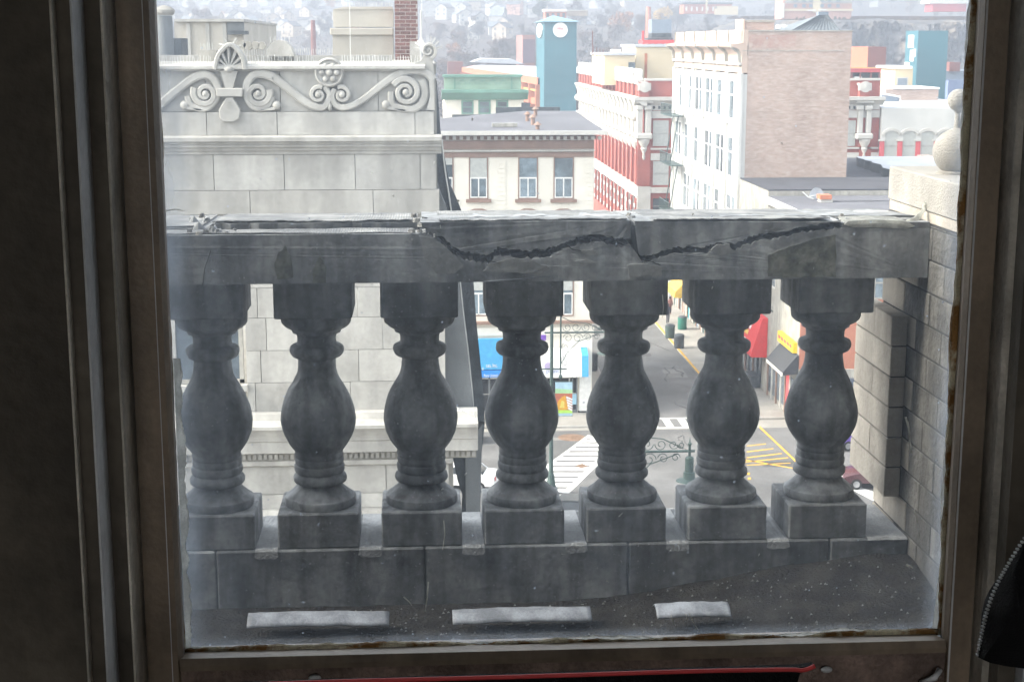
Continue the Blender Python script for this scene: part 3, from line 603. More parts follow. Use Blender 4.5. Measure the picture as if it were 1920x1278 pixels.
cl = thing('stone_building', 'grey stone classical building with carved scroll parapet just below the window', 'building', (-6, CY+4, 0))
XLs = XX(120, 300, CY); XR0 = XX(822, 300, CY)
def cz(py, Y=CY): return ZZ(600, py, Y)
# core
MB().box(XLs, XR0-.02, CY+.10, CY+8, cz(545), cz(120)).box(XLs, XX(850, 850, CY), CY+.10, CY+30, 0, cz(775)).build('wall_core', m_joint, cl)
def course(y0, y1, joints, proud=0.0, m=m_lime, xr=822, th=.12, ybase=CY, z=None):
    z0, z1 = (cz(y1), cz(y0)) if z is None else z
    ps = [XLs]+[XX(j, (y0+y1)/2, CY) for j in joints]+[XX(xr, (y0+y1)/2, CY)]
    for a, b in zip(ps[:-1], ps[1:]):
        MB().box(a+.005, b-.005, ybase-proud+R.uniform(0, .004), ybase+th, z0+.004, z1-.004).build('stone_block', m, cl)
ly = (395, 360)
course(120, 209, [385, 525, 709], 0, xr=815)
course(209, 253, [388, 520, 778], .05, xr=814)
course(289, 356, [401, 533, 666, 788], .02, xr=818)
course(356, 400, [470, 700], .10, xr=824)
course(400, 480, [350, 560, 760], .0, xr=826); course(480, 510, [400, 620], .0, xr=830)
# walls seen between the balusters
rows = [(510, 539), (539, 595), (595, 656), (656, 716), (716, 772)]
jn = [(385, 520, 700, 790), (485, 672, 760), (500, 718), (488, 672), (476, 655)]
for (a, b), j in zip(rows, jn):
    j = [q for q in j if q > 470]
    zc0, zc1 = cz(b), cz(a)
    ps = [XX(459, 600, CY)]+[XX(q, 650, CY) for q in j]+[XX(835, 650, CY)]
    for p, q in zip(ps[:-1], ps[1:]): MB().box(p+.005, q-.005, CY+R.uniform(0, .004), CY+.12, zc0+.004, zc1-.004).build('stone_block', m_lime, cl)
# window at the left and wall beyond it
wx0, wx1 = XX(330, 640, CY), XX(455, 640, CY)
w = MB().box(wx0, wx1, CY+.05, CY+.10, cz(716), cz(545)).build('window', m_glassd, cl)
MB().box(wx1-.07, wx1, CY+.02, CY+.05, cz(716), cz(545)).box(wx0, wx1, CY+.02, CY+.05, cz(717), cz(709)).box(wx0, wx1, CY+.02, CY+.05, cz(556), cz(545)).build('frame', m_limed, w)
MB().box(wx0-.1, wx1+.06, CY-.10, CY+.1, cz(729), cz(718)).build('sill', m_lime, w)
for a, b in ((XLs, wx0-.01),): MB().box(a, b, CY, CY+.12, cz(772), cz(540)).build('stone_block', m_lime, cl)
MB().box(wx0, XX(459, 700, CY), CY+.01, CY+.12, cz(772), cz(730)).build('stone_block', m_lime, cl)
# mouldings
def mould(pts, x1px, name='cornice', m=m_lime, Y=CY, x0=None):
    p = [(Y-d, cz(py, Y-d*.5)) for d, py in pts]
    p += [(Y+.12, p[-1][1]), (Y+.12, p[0][1])]
    return MB().prism(p, 'x', XLs if x0 is None else x0, XX(x1px, 400, Y)).build(name, m, cl)
mould([(.02, 253), (.20, 254), (.22, 257), (.22, 264), (.17, 266), (.17, 269), (.14, 270), (.14, 275), (.10, 276), (.08, 282), (.05, 283), (.04, 289)], 829)
mould([(.02, 770), (.10, 773), (.14, 785), (.34, 791), (.42, 793), (.42, 799), (.36, 800), (.34, 806), (.30, 814), (.28, 820), (.28, 822), (.25, 824), (.24, 845), (.05, 846)], 893, 'cornice')
mould([(.02, 120), (.10, 121), (.13, 124), (.13, 129), (.06, 131), (.03, 134)], 800, 'coping')
MB().box(XLs, XX(893, 850, CY), CY-.03, CY+.1, cz(861), cz(847)).build('dentil_band', m_limed, cl)
for xa in range(345, 893, 10):                                 # dentils
    x = XX(xa, 850, CY); 
    MB().box(x, x+.055, CY-.055, CY, cz(858), cz(848)).build('dentil', m_lime, cl)
mould([(.0, 861), (.08, 862), (.08, 870), (.02, 873)], 845, 'frieze_band')
for a, b, j in ((873, 925, (560, 724, 800)), (925, 952, ()), ):
    ps = [XLs]+[XX(q, 900, CY) for q in j]+[XX(842, 900, CY)]
    for p, q in zip(ps[:-1], ps[1:]): MB().box(p+.006, q-.006, CY, CY+.12, cz(b)+.005, cz(a)-.005).build('stone_block', m_lime, cl)
mould([(.0, 952), (.12, 954), (.16, 968), (.2, 972), (.2, 990), (.1, 996)], 850, 'string_course')
MB().box(XLs, XX(845, 960, CY), CY, CY+.12, cz(1300), cz(996)).build('stone_block', m_lime, cl)
# flared flank at the right end (rendered face) and the dark slate hip behind it
def poly(pp, Y): return [onY(x, y, Y) for x, y in pp]
fl1 = poly([(800, 395), (818, 350), (817, 320), (821, 345), (829, 370), (836, 385), (843, 410), (852, 470), (862, 540), (870, 600), (880, 690), (888, 760), (892, 789), (830, 789)], CY+.2)
MB().prism(fl1, 'y', CY+.25, CY+.5).build('flank', m_flank, cl)
YH = CY+.9
sl1 = poly([(806, 395), (818, 200), (819, 152), (822, 190), (824, 215), (826, 245), (829, 262), (833, 290), (838, 318), (844, 345), (850, 360), (858, 378), (866, 398), (872, 420), (880, 480), (888, 530), (893, 600), (899, 660), (905, 720), (909, 790), (840, 790)], YH)
MB().prism(sl1, 'y', YH, YH+.5).build('slate_hip_and_shade', m_slate, cl)
MB().tube([(XX(x, y, YH-.03), YH-.03, ZZ(x, y, YH-.03)) for x, y in ((829, 262), (832, 300), (836, 330), (841, 360), (846, 395), (853, 440), (860, 500), (868, 580), (878, 660), (886, 740), (889, 789))], .014, 5).build('ridge_seam', m_spike, cl)
b1p = poly([(846, 846), (909, 792), (903, 850), (900, 984), (866, 984), (868, 930), (858, 900)], YH)
MB().prism(b1p, 'y', YH, YH+.4).build('slate_hip_and_shade', m_slate, cl)  # this lower dark piece paints in a strip of wall in shade
MB().prism(poly([(872, 846), (905, 792), (899, 984), (874, 984)], YH-.1), 'y', YH-.12, YH-.02).build('downpipe_cover', m_flank, cl)
MB().tube([(XX(x, y, CY-.45), CY-.45, ZZ(x, y, CY-.45)) for x, y in ((854, 762), (868, 770), (884, 776), (888, 778), (889, 766), (890, 794))], .010, 5).build('cable', m_spike, cl)
# carved scrolls
s = CY/FPX
def V(px, py, r_px, turns, a0, d): 
    x, z = C(px, py, CY-.05); return spiral(x, z, r_px*s, turns, a0, d)
def band(pp, w1, w2=None, y0=CY-.085): 
    pts = smooth_path([C(x, y, CY-.05) for x, y in pp], 6); return MB().ribbon(pts, w1*s, y0, CY+.02, None if w2 is None else w2*s, crown=.022).build('carved_band', m_lime, cl, smooth=False)
def volute(px, py, r, a0, d, turns=1.6, w=13):
    MB().ribbon(V(px, py, r, turns, a0, d), w*s, CY-.10, CY+.02, w*.45*s, crown=.025).build('scroll', m_lime, cl)
    x, z = C(px, py, CY-.06); MB().ball((x, CY-.07, z), 6.5*s, 14, 8, 1, .8, 1).build('scroll_eye', m_lime, cl, smooth=True)
band([(295, 205), (312, 186), (340, 163), (362, 147), (385, 140), (402, 150), (409, 170), (402, 190), (388, 202), (372, 203), (357, 195), (352, 180)], 16, 12)
volute(385, 176, 22, math.radians(150), 1)
band([(513, 145), (495, 139), (476, 141), (464, 156), (463, 178), (472, 196), (486, 203), (502, 198), (512, 182)], 16, 12)
volute(484, 176, 22, math.radians(20), -1)
band([(512, 144), (540, 166), (562, 184), (585, 198), (605, 202), (615, 190), (617, 176), (608, 163)], 16, 10)
volute(597, 178, 15, math.radians(60), 1, 1.4, 9)
band([(812, 150), (802, 138), (785, 133), (762, 134), (740, 143), (715, 160), (690, 180), (665, 196), (642, 202), (628, 195), (623, 180), (628, 167)], 16, 10)
volute(641, 178, 15, math.radians(120), -1, 1.4, 9)
band([(790, 150), (797, 170), (792, 192), (775, 204), (750, 203), (735, 194), (733, 172)], 15, 12)
volute(761, 173, 26, math.radians(150), -1, 1.7, 13)
for px, py in ((347, 197), (519, 197), (724, 196)):
    x, z = C(px, py); MB().ball((x, CY-.06, z), 8*s, 14, 8, 1, .7, 1).build('scroll_eye', m_lime, cl, smooth=True)
for pts in (((350, 202), (362, 204), (378, 206)), ((516, 203), (505, 205), (490, 206)), ((727, 202), (742, 205), (760, 207))):
    band(pts, 7, 4)
x, z = C(619, 200); MB().ball((x, CY-.06, z), 5*s, 10, 8, .8, .7, 1.6).build('bud', m_lime, cl, smooth=True)
# anthemion: hood, palmette leaves, stem, clasp, pendant
hood = smooth_path([C(x, y, CY-.05) for x, y in ((404, 130), (408, 110), (416, 96), (431, 84), (446, 94), (456, 110), (460, 130))], 6)
an = MB().ribbon(hood, 8*s, CY-.16, CY+.06, crown=.03).build('anthemion_hood', m_lime, cl)
bk = [C(x, y, CY) for x, y in ((404, 132), (408, 108), (418, 92), (431, 86), (445, 92), (456, 108), (460, 132))]
MB().prism(bk, 'y', CY-.04, CY+.3).build('anthemion_back', m_limed, an)
for k in range(7):
    a = math.radians(90+(k-3)*24); L_ = (40 if k == 3 else 38 if abs(k-3) == 1 else 32 if abs(k-3) == 2 else 25)
    x0, z0 = C(431, 128); pts = [(x0+math.cos(a)*L_*s*t*1.0, z0+math.sin(a)*L_*s*t) for t in (0, .3, .6, .85, 1)]
    MB().ribbon(pts, 3*s, CY-.12, CY-.02, 8*s, crown=.03).build('palmette_leaf', m_lime, an)
x, z = C(431, 130); MB().ball((x, CY-.1, z), 10*s, 14, 8, 1, .8, .6).build('boss', m_lime, an, smooth=True)
MB().prism([C(x, y) for x, y in ((415, 133), (447, 133), (438, 165), (424, 165))], 'y', CY-.11, CY).build('stem', m_lime, an)
MB().prism([C(x, y) for x, y in ((407, 165), (457, 165), (456, 181), (408, 181))], 'y', CY-.15, CY).build('clasp', m_lime, an, bevel=.012)
MB().prism([C(x, y) for x, y in ((426, 182), (438, 182), (452, 205), (450, 222), (440, 228), (422, 228), (414, 222), (412, 206))], 'y', CY-.13, CY).build('pendant', m_lime, an, bevel=.012)
for k in range(3):
    a, b = C(428, 191+k*5), C(437, 192.5+k*5); MB().box(a[0], b[0], CY-.137, CY-.128, a[1], b[1]).build('notch', m_joint, an)
# rosette
x0, z0 = C(617.7, 136)
rs_ = MB().lathe([(.0001, 0), (27*s, 0), (27*s, .10), (24*s, .13), (21*s, .10), (.0001, .10)], (0, 0, 0), 28)
rs_.v = [(x0+v[0], CY+.02-v[2], z0+v[1]) for v in rs_.v]
ro = rs_.build('rosette', m_lime, cl)
for k in range(7):
    a = 2*math.pi*(k-.5)/6 if k else 0; r = (13.5*s if k else 0)
    x, z = x0+r*math.sin(a), z0+r*math.cos(a)
    MB().ball((x, CY-.09, z), (5.6*s if k else 6.5*s), 12, 8, 1, .8, 1).build('petal', m_lime, ro, smooth=True)
# corner acroterion with its small scroll
ac = [C(x, y) for x, y in ((775, 118), (790, 114), (794, 104), (792, 94), (800, 84), (812, 88), (814, 100), (812, 118), (814, 140), (815, 206), (800, 206), (806, 180), (804, 150), (797, 130), (782, 126))]
aco = MB().prism(ac, 'y', CY-.08, CY+.35).build('corner_acroterion', m_lime, cl)
xq, zq = C(803, 95); MB().ribbon(spiral(xq, zq, 15*s, 1.4, math.radians(-70), 1), 7*s, CY-.12, CY+.30, 3*s, crown=.02).build('corner_scroll', m_lime, aco)
m = MB().ball((xq, CY-.07, zq), 5*s, 12, 8, 1, .7, 1).build('scroll_eye', m_lime, aco, smooth=True)
MB().prism([C(x, y) for x, y in ((768, 78), (786, 78), (788, 118), (768, 118))], 'y', CY+.5, CY+.9).build('acroterion_block', m_lime, aco)
# bird spikes
sp_ = MB()
def spikes(xa, xb, yb, h, Y, step, lean=0, arc=None):
    x = xa
    while x < xb:
        a = C(x, yb, Y); mb_h = h*R.uniform(.8, 1.05)*Y/FPX; l = R.uniform(-.02, .02)
        sp_.tube([(a[0], Y, a[1]), (a[0]+l, Y, a[1]+mb_h)], .0055, 3)
        x += step
spikes(303, 400, 121, 16, CY, 5.2); spikes(464, 592, 121, 17, CY, 5.2); spikes(642, 790, 121, 17, CY, 5.2)
for cxp, cyp, rr, n in ((803, 95, 14, 26), (431, 90, 8, 10)):
    x, z = C(cxp, cyp)
    for k in range(n):
        a = R.uniform(.15, math.pi-.15); sp_.tube([(x+math.cos(a)*rr*s*.8, CY+R.uniform(-.05, .3), z+math.sin(a)*rr*s*.8), (x+math.cos(a)*(rr+13)*s, CY+R.uniform(-.1, .35), z+math.sin(a)*(rr+13)*s)], .0045, 3)
spo = sp_.build('bird_spikes', m_spike, cl); spo['kind'] = 'stuff'
# second parapet further back on the same roof
Y2 = 29.0; s2 = Y2/FPX
P2 = [(560, 97), (560, 118), (735, 118), (735, 97)]
def bx2(name, m, xa, xb, ya, yb, Y, d, parent=cl): a = onY(xa, yb, Y); b = onY(xb, ya, Y); return MB().box(a[0], b[0], Y, Y+d, a[1], b[1]).build(name, m, parent)
bx2('rear_parapet', m_lime, 300, 735, 104, 128, Y2, .4)
bx2('rear_parapet', m_limed, 372, 405, 94, 118, Y2-.5, .3)
sh = [onY(x, y, Y2-.3) for x, y in ((498, 106), (502, 92), (510, 80), (522, 75), (536, 78), (546, 90), (552, 106))]
MB().prism(sh, 'y', Y2-.35, Y2+.2).build('rear_anthemion', m_lime, cl)
for px, py, r in ((455, 84, 7), (466, 86, 8), (480, 85, 7), (492, 86, 7)):
    x, z = onY(px, py, Y2); rg = MB().lathe([(r*s2*.5, -.12), (r*s2, -.12), (r*s2, .12), (r*s2*.5, .12)], (0, 0, 0), 16); rg.v = [(x+v[0], Y2+v[2], z+v[1]) for v in rg.v]; rg.build('rear_scroll', m_limed, cl)
sp_ = MB(); spikes(376, 402, 94, 14, Y2-.5, 4.5); spikes(450, 500, 103, 14, Y2, 4.5); spikes(555, 625, 103, 12, Y2, 4.2); spikes(508, 545, 80, 12, Y2-.3, 5); spo = sp_.build('bird_spikes', m_spike, cl); spo['kind'] = 'stuff'
# flat roof
MB().box(XLs, XR0-.03, CY+.101, CY+8, cz(137), cz(133)).build('flat_roof', m_limed, cl)
# chimney block and brick chimney on the roof
YB = 31.0
cb = thing('chimney_block', 'plain beige rendered chimney block on the roof beside the brick chimney', 'chimney', (*[onY(680, 118, YB)[0], YB], cz(137)))
def bxp(name, m, par, xa, xb, ya, yb, Y, d, **k): a = onY(xa, yb, Y); b = onY(xb, ya, Y); return MB().box(a[0], b[0], Y, Y+d, a[1], b[1]).build(name, m, par, **k)
bxp('shaft', m_beige, cb, 625, 737, 66, 140, YB, 1.2); bxp('band', m_beige, cb, 619, 737, 53, 66, YB-.06, 1.3, bevel=.01)
bxp('shaft', m_beige, cb, 625, 737, 18, 51, YB, 1.2)
p = [onY(x, y, YB) for x, y in ((625, 18), (645, 13), (735, 13), (737, 18))]; MB().prism(p, 'y', YB-.02, YB+1.2).build('top', m_beige, cb)
sp_ = MB(); spikes(630, 735, 13, 8, YB+.6, 4); spo = sp_.build('bird_spikes', m_spike, cb); spo['kind'] = 'stuff'
m_bk = mat('dark_red_brick', (.17, .085, .075), rough=.9, var=.25, scale=20, bump=.3, rnd=.35)
m_mort = flat('pale_mortar', (.42, .39, .36), rough=.95)
ch = thing('brick_chimney', 'tall red brick chimney with pale mortar on the roof', 'chimney', (onY(760, 118, YB)[0], YB-.3, cz(137)))
YC = YB-.35; xa, zt_ = onY(739, -30, YC); xb = onY(783.5, 60, YC)[0]; zb_ = ZZ(760, 122, YC)
MB().box(xa+.006, xb-.006, YC+.006, YC+.5, zb_, zt_).build('mortar_core', m_mort, ch)
bh = (ZZ(760, 0, YC)-ZZ(760, 7.15, YC)); r_ = 0; z = zb_; W = xb-xa
BL = .212
while z < zt_-.02:
    x = xa-(0 if r_ % 2 else BL*.52)
    while x < xb-.01:
        p, q = max(x, xa), min(x+BL, xb)
        if q-p > .03: MB().box(p+.006, q-.006, YC, YC+.1, z+.007, z+bh-.007).build('brick', m_bk, ch)
        x += BL
    y = YC+.1
    while y < YC+.45: MB().box(xb-.02, xb+.0, y+.006, min(y+BL, YC+.5)-.006, z+.007, z+bh-.007).box(xa, xa+.02, y+.006, min(y+BL, YC+.5)-.006, z+.007, z+bh-.007).build('brick', m_bk, ch); y += BL
    z += bh; r_ += 1
# aerial rods on the roof
for px, ya, yb, r in ((657, -20, 95, .006), (788, 20, 110, .01), (790, -20, 90, .006)):
    a = onY(px, yb, 28); b = onY(px+(1 if px > 700 else -2), ya, 28)
    o = MB().tube([(a[0], 28, cz(140)), (b[0], 28, b[1])], r, 5).build('aerial_rod', m_spike)
    tag(o, {657: 'thin pale aerial rod standing in front of the beige chimney block', 788: 'thin short rod standing just right of the brick chimney', 790: 'very thin long rod standing right of the brick chimney'}[px], 'aerial', 'aerial rods on the stone building roof')
# grey turret, low beige block behind
YT = 40
t1 = thing('roof_turret', 'grey round roof turret with a flat cap at the far left', 'turret', (onY(318, 118, YT)[0], YT, cz(137)))
x, z = onY(312, 118, YT); mp = YT/FPX
MB().lathe([(14*mp, 16.5-z), (14*mp, ZZ(312, 30, YT)-z), ], (x, YT, z), 24).build('drum', m_flank, t1, smooth='auto')
MB().lathe([(15*mp, ZZ(312, 29, YT)-z), (19*mp, ZZ(312, 24, YT)-z), (19*mp, ZZ(312, 19, YT)-z), (13*mp, ZZ(312, 14, YT)-z), (2*mp, ZZ(312, 10, YT)-z)], (x, YT, z), 24).build('cap', m_limed, t1, smooth='auto')
bxp('plant_box', m_slate, t1, 327, 341, 72, 120, YT, 1)
b2 = thing('beige_block', 'long low beige rooftop building with a dark ledge behind the carved parapet', 'building', (onY(390, 118, 60)[0], 60, 0))
Yb = 60; a = onY(330, 130, Yb); b = onY(456, 41, Yb)
MB().box(a[0], b[0], Yb, Yb+14, 0, b[1]).build('wall', m_beige, b2); a = onY(328, 41, Yb); b = onY(458, 36, Yb); MB().box(a[0], b[0], Yb-.2, Yb+14.2, a[1], b[1]).build('coping', m_lime, b2)
bxp('dark_ledge', m_slate, b2, 426, 461, 58, 65, Yb-1, 1); bxp('ledge_wall', m_flank, b2, 426, 457, 42, 58, Yb-.1, .1)
for px in (352, 388, 420): bxp('pilaster', m_lime, b2, px, px+4, 44, 130, Yb-.1, .1)
# ------------------------------------------------------------------ ground, streets, markings 
m_asph = mat('worn_asphalt', (.14, .138, .136), rough=.9, var=.2, scale=.22, bump=.1, streak=.0, fine=6)
m_walk = mat('pavement_concrete', (.30, .285, .26), rough=.95, var=.12, scale=.4, bump=.1, fine=8)
m_kerb = flat('kerb_stone', (.34, .33, .31), rough=.9)
m_mark = mat('white_road_paint', (.62, .62, .60), rough=.8, var=.12, scale=1.5, bump=0, fine=9)
m_yel = mat('yellow_road_paint', (.60, .34, .05), rough=.8, var=.15, scale=1.5, bump=0)
m_patch = mat('rusty_patch', (.20, .13, .09), rough=.95, var=.2, scale=2)
XB = 25.0; KL = 13.9; KR = 21.3
struct(MB().box(-900, 900, -120, 262, -2, 0).build('ground', m_walk))
def gz(px, py, z=0): x, y = onZ(px, py, z); return (x, y)
struct(MB().box(KL, KR, 97, 262, .0, .004).box(-300, 300, 62, 96.4, 0, .004).box(8, 24, 40, 62, 0, .004).build('road', m_asph))
# kerbs and raised pavements
pv = lambda name, x0, x1, y0, y1: struct(MB().box(x0, x1, y0, y1, 0, .13).build(name, m_walk))
pv('pavement', KR+.15, XB, 98.5, 262); pv('pavement', XB, 200, 92, 97); pv('pavement', 5.5, KL-.15, 97.2, 262); pv('pavement', -80, 5.5, 97.2, 101)
struct(MB().box(KR, KR+.15, 98.4, 262, 0, .14).box(KL-.15, KL, 97.1, 262, 0, .14).box(5.4, KL-.15, 97.05, 97.2, 0, .14).build('kerb', m_kerb))
struct(MB().box(KR-.16, KR-.003, 99, 262, .004, .009).build('yellow_kerb_line', m_yel)) if False else struct(MB().box(KR-.02, KR+.17, 98.6, 262, .141, .146).build('yellow_kerb_line', m_yel))
def gpoly(name, pts, m, z=.008):
    q = [gz(*p) for p in pts]; return struct(MB().prism(q, 'z', z, z+.003).build(name, m))
# diagonal zebra crossing
def lerp(a, b, t): return (a[0]+(b[0]-a[0])*t, a[1]+(b[1]-a[1])*t)
La, Lb = (1102, 818), (985, 904); Ra, Rb = (1136, 849), (1024, 958)
st = MB(); n = 14
for i in range(n):
    t0 = i/n; t1 = (i+.66)/n
    ya_, yb_ = 824+134*t0**1.12, 824+134*t1**1.12
    LX = lambda y: 1038+(864-y)*1.38; RX = lambda y: min(1120-(y-864)*1.06, 1100+(y-817)*2.6)
    q = [gz(LX(ya_), ya_), gz(RX(ya_), ya_), gz(RX(yb_), yb_), gz(LX(yb_), yb_)]
    struct(MB().prism(q, 'z', .008, .011).build('zebra_stripe', m_mark))
gpoly('crossing_edge_line', [(1100, 817), (1104, 819), (985, 907), (981, 904)], m_mark, .012); gpoly('crossing_edge_line', [(1146, 836), (1156, 838), (1029, 961), (1018, 958)], m_mark, .012)
gpoly('crossing_edge_line', [(1103, 815), (1156, 835), (1150, 840), (1098, 819)], m_mark, .016)
gpoly('rusty_patch', [(1078, 873), (1092, 869), (1102, 874), (1090, 878)], m_patch, .018)
# ladder crossing over the mouth of the street
for i in range(7):
    x = KL+.3+i*1.05; struct(MB().box(x, x+.5, 96.9, 99.2, .008, .011).build('zebra_stripe', m_mark))
struct(MB().box(KL, KR, 99.2, 99.45, .008, .011).box(KL, KR, 96.6, 96.85, .008, .011).build('crossing_edge_line', m_mark))
for pts in ([(1238, 952), (1290, 954), (1290, 960), (1238, 958)], [(1252, 958), (1272, 958), (1276, 990), (1250, 990)], [(1600, 908), (1660, 930), (1660, 950), (1590, 914)], [(1445, 965), (1455, 966), (1455, 972), (1445, 971)]): gpoly('road_marking', pts, m_mark)
gpoly('road_marking', [(1618, 910), (1626, 909), (1640, 916), (1630, 918)], m_asph, .013)
yl = MB()
for a, b, w in (((1424, 800), (1500, 872), 4.5), ((1400, 836), (1436, 832), 1.6), ((1400, 847), (1450, 841), 1.8), ((1400, 858), (1466, 850), 1.8), ((1398, 866), (1478, 858), 1.8), ((1398, 862), (1500, 880), 1.8), ((1400, 872), (1482, 868), 1.5)):
    q = [gz(a[0], a[1]-w/2), gz(b[0], b[1]-w/2), gz(b[0], b[1]+w/2), gz(a[0], a[1]+w/2)]; struct(MB().prism(q, 'z', .013, .016).build('yellow_line', m_yel))
for x, y in ((1403, 888), (1405, 897)): gpoly('yellow_stud', [(x-3, y-2), (x+3, y-2), (x+3, y+2), (x-3, y+2)], m_yel, .012)
mh = gz(1072, 820); struct(MB().lathe([(.0001, 0), (.9, 0), (.9, .004), (.0001, .004)], (mh[0], mh[1], .008), 18).build('manhole_cover', m_patch))
m_asph2 = mat('darker_asphalt_patch', (.085, .083, .083), rough=.95, var=.15, scale=.8, bump=.05)
m_asph3 = mat('paler_asphalt_patch', (.185, .18, .172), rough=.95, var=.15, scale=.8, bump=.05)
for i, (x, y, w, d, m_) in enumerate(((15.2, 104, 1.4, 5, m_asph2), (18.8, 112, 1.6, 3, m_asph3), (16.4, 120, 2.4, 1.2, m_asph2), (17.5, 92, 3.2, 1.6, m_asph3), (12.0, 88, 1.2, 4.2, m_asph2), (20.5, 87, 2.8, 1.2, m_asph2), (8.0, 94, 5, .8, m_asph3), (19.4, 101, .9, 6, m_asph3), (26, 90, 4, 1.4, m_asph2), (16.0, 82, 2.6, 2.0, m_asph3), (17.2, 135, 1.2, 9, m_asph2), (18.2, 94.6, .3, 3.5, m_asph2))):
    struct(MB().prism([(x+R.uniform(-.1, .1), y), (x+w, y+R.uniform(-.15, .15)), (x+w+R.uniform(-.1, .1), y+d), (x, y+d+R.uniform(-.1, .1))], 'z', .0045, .0062).build('asphalt_patch', m_))
tar = MB()
for i in range(16):
    x, y = R.uniform(14.2, 21), R.uniform(80, 135); pts_ = [(x, y, .007)]
    for k in range(7): x += R.uniform(-.35, .35); y += R.uniform(.3, .9); pts_.append((min(max(x, 14), 21.2), y, .007))
    tar.tube(pts_, .03, 4)
struct(tar.build('tar_seams', m_asph2))
# pavement flags on the right side of the street (joint lines)
fl = MB()
for k in range(30): fl.box(KR+.16, XB, 99.5+k*1.5, 99.53+k*1.5, .131, .133)
struct(fl.build('pavement_joints', m_joint))
# ------------------------------------------------------------------ building helpers
m_cream = mat('cream_painted_brick', (.70, .665, .59), rough=.85, var=.05, scale=.7, bump=.1, fine=5)
m_brown = mat('brown_trim_paint', (.25, .165, .13), rough=.8, var=.1, scale=.8, bump=0)
m_roofd = mat('dark_roofing_felt', (.06, .06, .07), rough=.95, var=.2, scale=.3, bump=.1)
m_roofg = mat('grey_roofing', (.125, .125, .14), rough=.95, var=.14, scale=.25, bump=.1)
m_roofp = mat('pale_roof_coating', (.50, .52, .56), rough=.9, var=.1, scale=.3, bump=.1)
m_redb = brickmat('red_brick', (.36, .10, .08), (.30, .085, .07), (.30, .12, .10))
m_wtrim = mat('white_terracotta', (.50, .485, .455), rough=.8, var=.08, scale=.9, bump=.1)
m_tanb = brickmat('weathered_pink_brick', (.39, .275, .228), (.31, .213, .175), (.45, .385, .34), patch=((.52, .445, .40), 1.5, .46, .70, (1, 1, 3.5)))
m_peach = mat('peach_cornice_paint', (.46, .36, .30), rough=.8, var=.06, scale=.5, bump=0)
m_white2 = mat('white_glazed_facade', (.55, .545, .525), rough=.7, var=.05, scale=.5, bump=0)
m_green = mat('verdigris_green', (.13, .26, .21), rough=.8, var=.15, scale=.6, bump=.1)
m_greenl = mat('pale_verdigris', (.24, .34, .26), rough=.8, var=.1, scale=.6, bump=.1)
m_teal = mat('teal_cladding', (.055, .16, .20), rough=.6, var=.08, scale=.1, bump=0)
m_teall = mat('pale_teal_roof', (.16, .30, .36), rough=.5, var=.05, scale=.3, bump=0)
m_orange = mat('orange_brick', (.45, .17, .10), rough=.9, var=.08, scale=.3, bump=0)
m_rust = mat('red_brown_cladding', (.20, .085, .075), rough=.9, var=.1, scale=.3, bump=0)
m_yellow = flat('yellow_steel', (.60, .38, .12)); m_ycream = mat('cream_render', (.62, .52, .36), rough=.9, var=.05, scale=.3, bump=0)
m_redsteel = flat('red_steel', (.55, .06, .06)); m_bluegrey = flat('blue_grey_box', (.20, .24, .29)); m_dark = flat('dark_opening', (.03, .032, .035), rough=.9)
m_blind = flat('pale_window_blind', (.42, .43, .41)); m_redp = flat('bright_red_paint', (.55, .09, .10))
m_steel = mat('dark_green_iron', (.055, .085, .08), rough=.5, var=.2, scale=6, bump=0)
m_sky = flat('light_blue_sign', (.07, .33, .60), rough=.4); m_sky2 = flat('blue_sign_band', (.03, .22, .62), rough=.4)
def front_win(par, px0, px1, py0, py1, Y, mf, mg, rail=True, fw=.10, blind=None, proud=.05, sill=None, mull=False, inner=None):
    x0, z1 = onY(px0, py0, Y); x1, z0 = onY(px1, py1, Y)
    f = MB().box(x0, x1, Y-proud, Y+.02, z0, z0+fw).box(x0, x1, Y-proud, Y+.02, z1-fw, z1).box(x0, x0+fw, Y-proud, Y+.02, z0+fw+.001, z1-fw-.001).box(x1-fw, x1, Y-proud, Y+.02, z0+fw+.001, z1-fw-.001)
    w = f.build('window', mf, par); zm = (z0+z1)/2
    MB().box(x0+fw, x1-fw, Y-.02, Y-.012, z0+fw, z1-fw).build('pane', mg, w)
    if blind: MB().box(x0+fw*1.2, x1-fw*1.2, Y-.035, Y-.024, z1-fw-(z1-z0)*blind, z1-fw).build('blind', m_blind, w)
    r = MB()
    if rail: r.box(x0+fw, x1-fw, Y-.045, Y-.02, zm-.05, zm+.05)
    if mull: r.box((x0+x1)/2-.04, (x0+x1)/2+.04, Y-.044, Y-.02, z0+fw, zm-.051).box(x0+fw, x0+fw+.07, Y-.044, Y-.02, z0+fw, zm-.051).box(x1-fw-.07, x1-fw, Y-.044, Y-.02, z0+fw, zm-.051).box(x0+fw+.071, x1-fw-.071, Y-.044, Y-.02, z0+fw, z0+fw+.08)
    if r.v: r.build('sash_bar', inner or mf, w)
    if sill: MB().box(x0-.2, x1+.2, Y-.22, Y, z0-.22, z0-.002).build('sill', sill, w)
    return w
